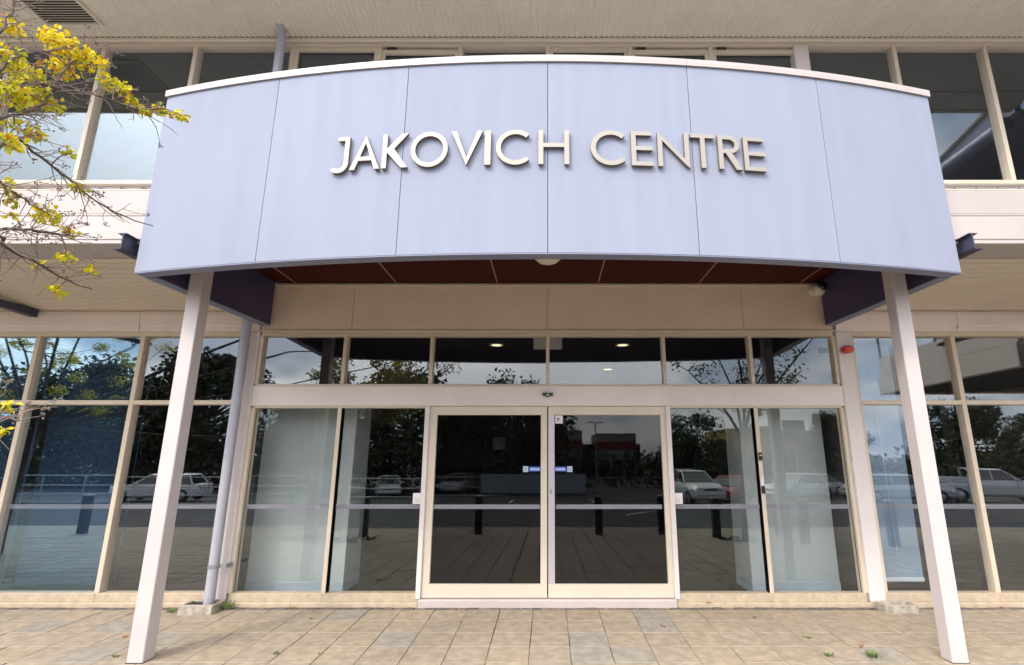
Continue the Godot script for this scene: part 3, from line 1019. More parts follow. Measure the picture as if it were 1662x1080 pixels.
func glyph(ch: String, h: float, w: float, t: float, d: float) -> Mb:
	# capital letters of even stroke t, height h, width w, with the origin at the lower left
	var b := Mb.new()
	match ch:
		"I":
			b.prism([Vector2(0, 0), Vector2(w, 0), Vector2(w, h), Vector2(0, h)], d)
		"J":
			var r := w * 0.60
			b.prism([Vector2(w - t, r - 0.02), Vector2(w, r - 0.02), Vector2(w, h), Vector2(w - t, h)], d)
			b.prism([Vector2(w * 0.28, h - t * 0.85), Vector2(w - t, h - t * 0.85), Vector2(w - t, h), Vector2(w * 0.28, h)], d)
			ring_piece(b, Vector2(w - r, r - 0.02), r, r - t, -PI * 0.78, 0.0, d, 14)
		"A":
			var k := t * 1.12
			b.prism([Vector2(0, 0), Vector2(k, 0), Vector2(w * 0.5, h - t * 1.75), Vector2(w * 0.5, h)], d)
			b.prism([Vector2(w, 0), Vector2(w * 0.5, h), Vector2(w * 0.5, h - t * 1.75), Vector2(w - k, 0)], d)
			var y0 := h * 0.26
			var y1 := y0 + t * 0.9
			var sl := (w * 0.5 - k) / (h - t * 1.75)
			b.prism([Vector2(k + sl * y0, y0), Vector2(w - k - sl * y0, y0), Vector2(w - k - sl * y1, y1), Vector2(k + sl * y1, y1)], d)
		"K":
			b.prism([Vector2(0, 0), Vector2(t, 0), Vector2(t, h), Vector2(0, h)], d)
			b.prism([Vector2(t, h * 0.46), Vector2(t + t * 1.5, h * 0.56), Vector2(w - t * 0.1, h), Vector2(w - t * 1.5, h), Vector2(t, h * 0.57)], d)
			b.prism([Vector2(t, h * 0.46), Vector2(w - t * 1.4, 0), Vector2(w, 0), Vector2(t * 2.5, h * 0.56)], d)
		"O":
			ring_piece(b, Vector2(w * 0.5, h * 0.5), h * 0.515, h * 0.515 - t, 0, TAU, d, 44, w / h / 1.03)
		"V":
			var k := t * 1.12
			b.prism([Vector2(0, h), Vector2(w * 0.5, 0), Vector2(w * 0.5, t * 1.75), Vector2(k, h)], d)
			b.prism([Vector2(w, h), Vector2(w - k, h), Vector2(w * 0.5, t * 1.75), Vector2(w * 0.5, 0)], d)
		"C":
			ring_piece(b, Vector2(h * 0.5, h * 0.5), h * 0.51, h * 0.51 - t, 0.80, TAU - 0.80, d, 36, w / (h * 0.86))
		"H":
			b.prism([Vector2(0, 0), Vector2(t, 0), Vector2(t, h), Vector2(0, h)], d)
			b.prism([Vector2(w - t, 0), Vector2(w, 0), Vector2(w, h), Vector2(w - t, h)], d)
			b.prism([Vector2(t, h * 0.5), Vector2(w - t, h * 0.5), Vector2(w - t, h * 0.5 + t * 0.9), Vector2(t, h * 0.5 + t * 0.9)], d)
		"E":
			b.prism([Vector2(0, 0), Vector2(t, 0), Vector2(t, h), Vector2(0, h)], d)
			for y in [0.0, h * 0.5 - t * 0.4, h - t * 0.9]:
				b.prism([Vector2(t, y), Vector2(w if y != h - t * 0.9 else w * 0.97, y), Vector2(w if y != h - t * 0.9 else w * 0.97, y + t * 0.9), Vector2(t, y + t * 0.9)], d)
		"N":
			b.prism([Vector2(0, 0), Vector2(t, 0), Vector2(t, h - t * 1.9), Vector2(t, h - t * 0.9), Vector2(0, h)], d)
			b.prism([Vector2(w - t, t * 1.9), Vector2(w - t, t * 0.7), Vector2(w, -t * 0.25), Vector2(w, h), Vector2(w - t, h)], d)
			b.prism([Vector2(t, h - t * 1.9), Vector2(w - t, t * 0.7), Vector2(w - t, t * 1.9), Vector2(t, h - t * 0.9)], d)
		"T":
			b.prism([Vector2(0, h - t * 0.9), Vector2(w, h - t * 0.9), Vector2(w, h), Vector2(0, h)], d)
			b.prism([Vector2(w * 0.5 - t * 0.5, 0), Vector2(w * 0.5 + t * 0.5, 0), Vector2(w * 0.5 + t * 0.5, h - t * 0.9), Vector2(w * 0.5 - t * 0.5, h - t * 0.9)], d)
		"R":
			b.prism([Vector2(0, 0), Vector2(t, 0), Vector2(t, h), Vector2(0, h)], d)
			var r := h * 0.265
			var cx := w * 0.46
			b.prism([Vector2(t, h - t * 0.9), Vector2(cx, h - t * 0.9), Vector2(cx, h), Vector2(t, h)], d)
			b.prism([Vector2(t, h - 2 * r), Vector2(cx, h - 2 * r), Vector2(cx, h - 2 * r + t * 0.9), Vector2(t, h - 2 * r + t * 0.9)], d)
			ring_piece(b, Vector2(cx, h - r), r, r - t * 0.9, -PI * 0.5, PI * 0.5, d, 18, 1.1)
			b.prism([Vector2(t * 1.6, h - 2 * r), Vector2(w - t * 1.4, 0), Vector2(w, 0), Vector2(t * 3.0, h - 2 * r)], d)
	return b

func lettering() -> void:
	var sign_ := thing("sign_lettering", "raised brushed metal capital lettering across the blue canopy fascia", "sign")
	var h := 0.318
	var base := 3.934
	# letter, left and right edge as distances along the curve from the canopy's middle
	var spec := [["J", -1.832, -1.685], ["A", -1.672, -1.408], ["K", -1.392, -1.168], ["O", -1.147, -0.832], ["V", -0.806, -0.541], ["I", -0.524, -0.473], ["C", -0.425, -0.148], ["H", -0.077, 0.178], ["C", 0.367, 0.655], ["E", 0.694, 0.873], ["N", 0.917, 1.186], ["T", 1.202, 1.406], ["R", 1.438, 1.644], ["E", 1.662, 1.852]]
	for s in spec:
		var mid: float = (s[1] + s[2]) * 0.5
		var t := mid / R
		var w: float = s[2] - s[1]
		var d := 0.024
		var p := arc(t, R + 0.009)
		var xf := Transform3D(Basis(Vector3.UP, t), p + Vector3(0, base, 0)).translated_local(Vector3(-w * 0.5, 0, 0))
		var back := glyph(s[0], h, w, 0.0405, d)
		var o := part("letter", back, M.letter_edge, sign_, xf)
		var face := glyph(s[0], h, w, 0.0405, 0.0025)
		part("letter_face", face, M.letter, o, Transform3D(Basis(), Vector3(0, 0, d + 0.0006)))

# ---------------------------------------------------------------- pipes, boxes, camera, alarm, readers
func fittings() -> void:
	var dp := thing("downpipe", "grey round downpipe beside the left white column standing in a concrete box", "downpipe", Vector3(-3.635, 0.02, 0.15))
	var b := Mb.new()
	b.tube([Vector3(0, 0.03, 0), Vector3(0, 3.2, 0), Vector3(0, 3.34, 0)], [0.055, 0.055, 0.055], 20)
	part("pipe", b, M.pipe, dp)
	var br := Mb.new()
	br.lathe([Vector2(0.056, 0.40), Vector2(0.060, 0.40), Vector2(0.060, 0.44), Vector2(0.056, 0.44)], 20)
	var bk := part("bracket", br, M.galv, dp)
	part("bracket_arm", xbox(0.05, 0.13, 0.40, 0.44, -0.01, -0.004), M.galv, bk)
	part("bracket_foot", xbox(0.108, 0.132, 0.40, 0.44, -0.13, -0.011, 0.002), M.galv, bk)
	var up := thing("downpipe", "short grey downpipe below the eave beside the upper windows left of canopy", "downpipe", Vector3(-3.70, 3.6, 0.14))
	var b2 := Mb.new()
	b2.tube([Vector3(0, 0.3, 0), Vector3(0, 3.60, 0), Vector3(0, 3.76, 0.03), Vector3(0, 3.82, 0.1)], [0.058, 0.058, 0.058, 0.058], 18)
	part("pipe", b2, M.pipe, up)
	# concrete drain boxes with open tops
	for s in [-1.0, 1.0]:
		var x0 := -3.865 if s < 0 else 3.565
		var bx := thing("drain_box", "weathered open concrete drain box round the foot of the downpipe" if s < 0 else "empty open concrete drain box at the foot of the right column", "drain box", Vector3(x0, 0, 0))
		var w := 0.355
		var z0 := 0.05
		var z1 := 0.30 if s < 0 else 0.24
		var hh := 0.085 if s < 0 else 0.072
		part("wall", xbox(0, w, -0.03, hh, z1 - 0.035, z1, 0.006), M.concrete, bx)
		part("wall", xbox(0, w, -0.03, hh, z0, z0 + 0.03, 0.006), M.concrete, bx)
		part("wall", xbox(0, 0.03, -0.03, hh - 0.001, z0 + 0.03, z1 - 0.035, 0.006), M.concrete, bx)
		part("wall", xbox(w - 0.03, w, -0.03, hh - 0.001, z0 + 0.03, z1 - 0.035, 0.006), M.concrete, bx)
		part("box_fill", xbox(0.03, w - 0.03, -0.03, 0.066 if s < 0 else 0.042, z0 + 0.03, z1 - 0.035), M.mud if s < 0 else M.concrete, bx)  # left: dark fill near the rim stands in for the shaded hollow
	# security camera under the canopy
	var cam := thing("security_camera", "white turret security camera under the canopy beside the right side wall", "camera", Vector3(3.335, 3.595, 0.02))
	cam.scale = Vector3.ONE * 1.25
	var bs := Mb.new()
	bs.lathe([Vector2(0.0, 0.05), Vector2(0.055, 0.05), Vector2(0.06, 0.04), Vector2(0.06, 0.0), Vector2(0.0, 0.0)], 20)
	part("mount", bs, M.ivory, cam, Transform3D(Basis(Vector3.RIGHT, PI / 2), Vector3(0, 0.02, 0)))
	var dome := Mb.new()
	var pr := []
	for i in 13: pr.append(Vector2(0.062 * sin(PI * i / 12.0), -0.062 * cos(PI * i / 12.0)))
	dome.lathe(pr, 22)
	part("ball", dome, M.ivory, cam, Transform3D(Basis(), Vector3(0, 0, 0.09)))
	var eye := Mb.new()
	eye.lathe([Vector2(0.0, 0.022), Vector2(0.03, 0.02), Vector2(0.04, 0.006), Vector2(0.044, -0.01)], 20)
	part("lens", eye, M.black, cam, Transform3D(Basis.from_euler(Vector3(1.15, 0.25, 0)), Vector3(0.016, 0.028, 0.14)))
	# red strobe on the right column
	var al := thing("alarm_light", "red oval alarm strobe on the white column right of the entrance", "alarm light", Vector3(3.63, 2.865, 0.03))
	var ab := Mb.new()
	ab.lathe([Vector2(0.055, 0.0), Vector2(0.055, 0.02), Vector2(0.0, 0.02)], 20)
	part("base", ab, M.black, al, Transform3D(Basis(Vector3.RIGHT, PI / 2) * Basis.from_scale(Vector3(1.15, 1, 0.8)), Vector3.ZERO))
	var lens := Mb.new()
	lens.lathe([Vector2(0.06, 0.0), Vector2(0.06, 0.03), Vector2(0.052, 0.052), Vector2(0.03, 0.064), Vector2(0.0, 0.067)], 24)
	part("lens", lens, M.red, al, Transform3D(Basis(Vector3.RIGHT, PI / 2) * Basis.from_scale(Vector3(1.2, 1, 0.82)), Vector3(0.0, 0, 0.02)))
	# door sensor on the transom band
	var ds := thing("door_sensor", "small black motion sensor on the white band over the sliding doors", "sensor", Vector3(0.0, 2.318, 0.022))
	var sp := Mb.new()
	sp.prism([Vector2(-0.062, 0.022), Vector2(0.062, 0.022), Vector2(0.062, -0.008), Vector2(0.03, -0.014), Vector2(0, -0.028), Vector2(-0.03, -0.014), Vector2(-0.062, -0.008)], 0.045)
	part("housing", sp, M.black, ds)
	part("eye", xbox(-0.014, 0.014, -0.012, 0.006, 0.045, 0.048, 0.002), M.ivory, ds)
	# card readers and notices
	var r1 := thing("card_reader", "upper small dark reader on the mullion of the right sidelights", "card reader", Vector3(2.478, 1.605, 0.001))
	part("case", xbox(-0.02, 0.02, -0.045, 0.045, 0, 0.022, 0.004), M.black, r1)
	part("face", xbox(-0.014, 0.014, 0.008, 0.018, 0.022, 0.0235), M.paper, r1)
	var r2 := thing("push_button", "lower dark push button with pale plate on the mullion of the right sidelights", "button", Vector3(2.478, 1.23, 0.001))
	part("case", xbox(-0.019, 0.019, -0.04, 0.04, 0, 0.022, 0.004), M.black, r2)
	part("plate", xbox(-0.018, 0.018, 0.042, 0.15, 0, 0.006, 0.002), M.paper, r2)
	for s in [-1.0, 1.0]:
		var nt := thing("notice", "small white printed notice at the %s door jamb" % ("left" if s < 0 else "right"), "notice", Vector3(s * 1.49, 1.135, 0.004))
		part("card", xbox(-0.055, 0.055, -0.06, 0.06, 0, 0.003), M.paper, nt)
		for k in 5:
			part("text_line", xbox(-0.04, 0.04 - 0.012 * (k % 2), 0.004 - k * 0.012, 0.007 - k * 0.012, 0.003, 0.0036), M.ink, nt)
	var st := thing("glass_label", "small pale label stuck inside the rightmost transom window", "sticker", Vector3(3.40, 2.88, -0.049))
	part("label", xbox(-0.05, 0.05, -0.03, 0.03, 0, 0.001), M.sticker, st)

# ---------------------------------------------------------------- weeds and dry leaves
func tuft(b: Mb, count: int, r: float, hgt: float) -> void:
	for i in count:
		var a := rng.randf() * TAU
		var o := Vector3(cos(a), 0, sin(a)) * r * rng.randf() * 0.5
		var d := Vector3(cos(a) * rng.randf_range(0.3, 1.4), 1.0, sin(a) * rng.randf_range(0.3, 1.4)).normalized()
		b.leaf(o, d, d.cross(Vector3(cos(a), 0.2, sin(a))).normalized(), hgt * rng.randf_range(0.5, 1.1), rng.randf_range(0.006, 0.016))

func weeds() -> void:
	var list := [["weed", Vector3(-3.455, 0, 0.12), 60, 0.09, 0.12, "leafy green weed beside the left concrete drain box"],
		["weed", Vector3(-3.98, 0, 0.22), 40, 0.07, 0.06, "low weed between the left post and the drain box"],
		["grass_tuft", Vector3(2.715, 0, 1.42), 70, 0.11, 0.065, "largest grass tuft in the paving left of the right post"],
		["grass_tuft", Vector3(2.36, 0, 1.40), 26, 0.06, 0.04, "small grass tuft left of the largest tuft near the right post"],
		["grass_tuft", Vector3(2.38, 0, 0.98), 22, 0.08, 0.03, "flat strip of grass in a joint right of the doors"],
		["grass_tuft", Vector3(-2.30, 0, 1.35), 22, 0.06, 0.035, "small grass tuft in the paving right of the left post"],
		["grass_tuft", Vector3(-1.92, 0, 1.36), 12, 0.04, 0.02, "tiny green tuft in the joint nearest the left door leaf"],
		["weed", Vector3(4.30, 0, 0.10), 26, 0.07, 0.05, "low weed at the sill right of the right drain box"],
		["grass_tuft", Vector3(-3.62, 0, 1.42), 16, 0.06, 0.03, "small tuft left of the left post foot"],
		["grass_tuft", Vector3(-2.42, 0, 0.42), 10, 0.05, 0.02, "tiny weed in the second paver row left of the doors"]]
	for l in list:
		var b := Mb.new()
		tuft(b, l[2], l[3], l[4])
		var at: Vector3 = l[1]
		at.y = gy(at.z) + 0.001
		var o := part(l[0], b, M.weed)
		o.position = at
		tag(o, l[5], "weed")
	var spots := [[-2.8, 0.06, "curled brown leaf on the sill under the left sidelights"], [1.75, 0.04, "dry brown leaf under the right sidelight nearest the doors"], [3.48, 0.09, "orange brown leaf beside the right drain box"], [2.75, 1.18, "curled dry leaf on the paving near the right tufts"], [-0.9, 0.09, "small dry leaf on the header bricks left of the doors"], [1.1, 0.66, "tiny dry leaf on the paving before the right door leaf"], [-4.4, 0.3, "dry leaf on the paving left of the left post"], [-3.9, 0.95, "pale twig like leaf left of the left post foot"], [5.1, 0.45, "dry leaf on the paving right of the right post"], [2.1, 0.38, "dark dry leaf on the paving right of the doors"], [-1.9, 0.75, "dark leaf on the paving below the left sidelights"], [4.95, 0.05, "reddish weed stalk leaf at the far right sill"]]
	for s in spots:
		var b := Mb.new()
		for k in 2 + rng.randi() % 2:
			var a := rng.randf() * TAU
			b.leaf(Vector3(rng.randf() * 0.02, 0.004, 0), Vector3(cos(a), 0.15, sin(a)).normalized(), Vector3(-sin(a), 0.3, cos(a)).normalized(), 0.045, 0.026)
		var o := part("dry_leaf", b, M.dry_leaf)
		o.position = Vector3(s[0], gy(s[1]) + (0.05 if s[1] < 0.05 else 0.001), s[1])
		tag(o, s[2], "leaf", "dry leaves on the paving")

# ---------------------------------------------------------------- the golden tree at the left
const CL := [[-3.16,4.05,3.75,0.09],[-3.00,3.73,3.85,0.12],[-3.06,4.11,3.55,0.12],[-3.00,4.09,3.45,0.12],[-3.09,3.80,3.65,0.12],[-2.93,3.52,3.85,0.12],[-3.11,4.01,3.45,0.11],[-2.96,4.15,3.35,0.05],[-2.88,3.99,3.35,0.08],[-2.80,3.94,3.35,0.07],[-3.00,3.65,3.65,0.10],[-3.01,3.66,3.55,0.08],[-2.75,3.88,3.30,0.06],[-2.65,3.80,3.30,0.05],[-2.58,3.84,3.25,0.06],[-2.47,3.82,3.25,0.05],[-2.41,3.78,3.25,0.03],[-2.97,3.39,3.75,0.06],[-2.86,3.21,3.85,0.08],[-2.94,3.40,3.65,0.06],[-2.83,3.34,3.55,0.04],[-2.82,3.16,3.45,0.05],[-2.87,2.93,3.75,0.05],[-2.88,2.93,3.55,0.09],[-2.83,2.88,3.45,0.05],[-2.82,2.96,3.85,0.05],[-2.81,2.72,3.45,0.06],[-2.69,2.67,3.40,0.04],[-2.86,2.64,3.55,0.03],[-2.82,2.52,3.45,0.05],[-2.34,1.80,4.05,0.04],[-2.33,1.69,4.05,0.02],[-2.86,2.84,3.75,0.03]]
const BR := [[[-2.90,3.04,3.95],[-2.96,3.30,3.75],[-2.94,3.27,3.60],[-2.82,3.16,3.45],[-2.67,3.05,3.35],[-2.46,2.98,3.30]],
[[-2.98,3.37,3.95],[-2.98,3.65,3.75],[-2.92,3.73,3.60],[-2.86,3.83,3.40],[-2.67,3.81,3.30],[-2.44,3.82,3.23]],
[[-3.01,3.51,3.95],[-2.96,3.73,3.85],[-3.01,3.96,3.65],[-2.99,4.20,3.40]],
[[-2.79,2.64,3.95],[-2.83,2.76,3.75],[-2.80,2.80,3.60],[-2.81,2.85,3.45],[-2.76,2.89,3.40]],
[[-2.78,2.63,3.95],[-2.79,2.63,3.80],[-2.81,2.62,3.60],[-2.76,2.57,3.47],[-2.66,2.54,3.40]],
[[-3.08,3.78,3.95],[-3.06,4.00,3.85],[-3.10,4.15,3.80]],
[[-2.94,3.22,3.95],[-2.96,3.45,3.75],[-2.95,3.61,3.65],[-3.02,3.97,3.50],[-2.98,4.09,3.45]],
[[-2.40,1.71,4.15],[-2.33,1.75,4.10],[-2.33,1.80,4.05]],
[[-2.86,2.91,3.95],[-2.81,2.93,3.85],[-2.88,2.96,3.65],[-2.86,2.94,3.55]]]

func v3(a: Array) -> Vector3:
	return Vector3(a[0], a[1], a[2])

func smooth_path(pts: Array, per := 5) -> Array:
	var out := []
	for i in pts.size() - 1:
		var p0: Vector3 = pts[maxi(i - 1, 0)]; var p1: Vector3 = pts[i]; var p2: Vector3 = pts[i + 1]; var p3: Vector3 = pts[mini(i + 2, pts.size() - 1)]
		for k in per:
			out.append(p1.cubic_interpolate(p2, p0, p3, float(k) / per))
	out.append(pts[-1])
	return out

func taper(n: int, a: float, b: float) -> Array:
	var o := []
	for i in n: o.append(lerpf(a, b, float(i) / (n - 1)))
	return o

func rv() -> Vector3:
	return Vector3(rng.randfn(), rng.randfn(), rng.randfn()).normalized()

func berries(b: Mb, tw: Mb, at: Vector3) -> void:
	for i in 3 + rng.randi() % 4:
		var d := rv()
		var p := at + d * rng.randf_range(0.009, 0.022)
		tw.tube([at, p], [0.0013, 0.001], 3, false)
		b.box(p, Vector3.ONE * rng.randf_range(0.006, 0.010), 0.0028)

func gold_tree() -> void:
	var t := thing("golden_tree", "tree with yellow green leaves and berry twigs reaching in from the left edge", "tree", Vector3(-9.9, 0, 3.6))
	var inv := Transform3D(Basis(), -t.position)
	var trunk := Mb.new(); trunk.xf = inv
	var fork := Vector3(-9.6, 2.1, 3.6)
	trunk.tube(smooth_path([Vector3(-9.9, -0.3, 3.6), Vector3(-9.85, 0.9, 3.6), fork]), taper(11, 0.15, 0.11), 12)
	part("trunk", trunk, M.bark, t)
	var limbs := Mb.new(); limbs.xf = inv
	var twigs := Mb.new(); twigs.xf = inv
	var ber := Mb.new(); ber.xf = inv
	var lv := Mb.new(); lv.xf = inv
	var hubs := [Vector3(-5.3, 3.7, 4.2), Vector3(-5.2, 3.0, 4.1), Vector3(-5.5, 4.3, 4.2), Vector3(-4.6, 1.9, 4.3)]
	for h in hubs:
		limbs.tube(smooth_path([fork, (fork + h) * 0.5 + rv() * 0.12, h]), taper(11, 0.05, 0.016), 8)
	var nodes := []
	for br in BR:
		var pts := []
		for p in br: pts.append(v3(p))
		var hub: Vector3 = hubs[0]
		for h in hubs:
			if h.distance_to(pts[0]) < hub.distance_to(pts[0]): hub = h
		var path := smooth_path([hub, hub.lerp(pts[0], 0.55) + rv() * 0.05] + pts, 4)
		for i in path.size(): path[i] += rv() * 0.006
		limbs.tube(path, taper(path.size(), 0.0125, 0.003), 6)
		for i in range(6, path.size() - (4 if path[-1].x > -2.9 else 0)): nodes.append([path[i], (path[i] - path[i - 1]).normalized()])
	# fine twigs ending in clusters of dark berries
	for i in 300:
		var nd: Array = nodes[rng.randi() % nodes.size()]
		var d: Vector3 = (nd[1] + rv() * 0.9 + Vector3(0.1, -0.1, 0)).normalized()
		var p: Vector3 = nd[0]
		var path := [p]
		var l := rng.randf_range(0.035, 0.10)
		for k in 4:
			d = (d + rv() * 0.32).normalized()
			p += d * l * 0.62
			path.append(p)
		twigs.tube(path, [0.0032, 0.0026, 0.0021, 0.0017, 0.0013], 4, false)
		if rng.randf() < 0.40: berries(ber, twigs, p)
		if rng.randf() < 0.5:
			var q: Vector3 = path[2]
			var d2 := (d + rv()).normalized()
			var e := q + d2 * rng.randf_range(0.06, 0.16)
			twigs.tube([q, (q + e) * 0.5 + rv() * 0.015, e], [0.002, 0.0016, 0.0012], 4, false)
			if rng.randf() < 0.5: berries(ber, twigs, e)
	# limbs of the crown outside the frame
	for i in 22:
		var e := Vector3(-9.2, 4.3, 3.6) + rv() * Vector3(2.2, 1.8, 1.4)
		if e.y < 2.6 or e.x > -8.4: continue
		var path := smooth_path([fork, fork.lerp(e, 0.5) + rv() * 0.25 + Vector3(0, 0.2, 0), e], 6)
		limbs.tube(path, taper(path.size(), 0.026, 0.008), 7)
		for k in range(4, path.size()): nodes.append([path[k], (path[k] - path[k - 1]).normalized()])
	# leaf clusters in view
	var clusters := []
	for c in CL: clusters.append([v3(c), c[3], 1.0])
	# the rest of the crown, outside the frame
	for i in 90:
		var p := Vector3(-9.2, 4.3, 3.6) + rv() * pow(rng.randf(), 0.4) * Vector3(2.5, 2.1, 1.7)
		if p.x > -7.9 or p.z < 2.5: continue
		clusters.append([p, rng.randf_range(0.14, 0.3), 0.8])
	for c in clusters:
		var centre: Vector3 = c[0]
		var near := fork
		for h in hubs:
			if h.distance_to(centre) < near.distance_to(centre): near = h
		for nd in nodes:
			if nd[0].distance_to(centre) < near.distance_to(centre): near = nd[0]
		var far: bool = centre.x < -5.5
		twigs.tube(smooth_path([near, (near + centre) * 0.5 + rv() * near.distance_to(centre) * 0.15, centre], 3), taper(7, 0.012 if far else 0.005, 0.002), 5, false)
		var count := int(clampf(c[1] * c[1] * 12000.0 * c[2], 14, 190))
		for i in count:
			var o: Vector3 = rv() * pow(rng.randf(), 0.45) * c[1] * 0.85
			o.y *= 0.75
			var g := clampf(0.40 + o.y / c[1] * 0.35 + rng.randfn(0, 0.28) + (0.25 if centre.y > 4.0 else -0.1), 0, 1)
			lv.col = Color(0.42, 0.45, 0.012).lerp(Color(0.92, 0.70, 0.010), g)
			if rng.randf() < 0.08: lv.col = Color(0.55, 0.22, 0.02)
			var d := (Vector3(rng.randfn(), rng.randfn() - 0.7, rng.randfn())).normalized()
			var side := d.cross(rv()).normalized()
			var s := rng.randf_range(0.024, 0.042)
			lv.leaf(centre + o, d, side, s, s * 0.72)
	part("limbs", limbs, M.bark, t)
	stuff(part("twigs", twigs, M.twig, t))
	stuff(part("berries", ber, M.berry, t))
	stuff(put("leaves", lv.mesh(M.yellow_leaf, true), t))

# ---------------------------------------------------------------- across the road, seen mirrored in the glass
func wheel(parent: Node3D, at: Vector3, r: float) -> void:
	var b := Mb.new()
	b.lathe([Vector2(r * 0.62, -0.09), Vector2(r * 0.95, -0.1), Vector2(r, -0.07), Vector2(r, 0.07), Vector2(r * 0.95, 0.1), Vector2(r * 0.62, 0.09)], 18)
	var w := part("wheel", b, M.tyre, parent, Transform3D(Basis(Vector3.BACK, PI / 2), at))
	var rm := Mb.new()
	rm.lathe([Vector2(0.0, -0.085), Vector2(r * 0.3, -0.08), Vector2(r * 0.6, -0.06), Vector2(r * 0.62, 0.06), Vector2(r * 0.3, 0.08), Vector2(0.0, 0.085)], 12)
	part("rim", rm, M.rim, w)

func ring_of(z: float, wb: float, w: float, y0: float, ym: float, y1: float, wt: float) -> Array:
	return [Vector3(-wb, y0, z), Vector3(-w, y0 + 0.12, z), Vector3(-w, ym, z), Vector3(-wt, y1, z), Vector3(0, y1 + 0.02, z), Vector3(wt, y1, z), Vector3(w, ym, z), Vector3(w, y0 + 0.12, z), Vector3(wb, y0, z)]

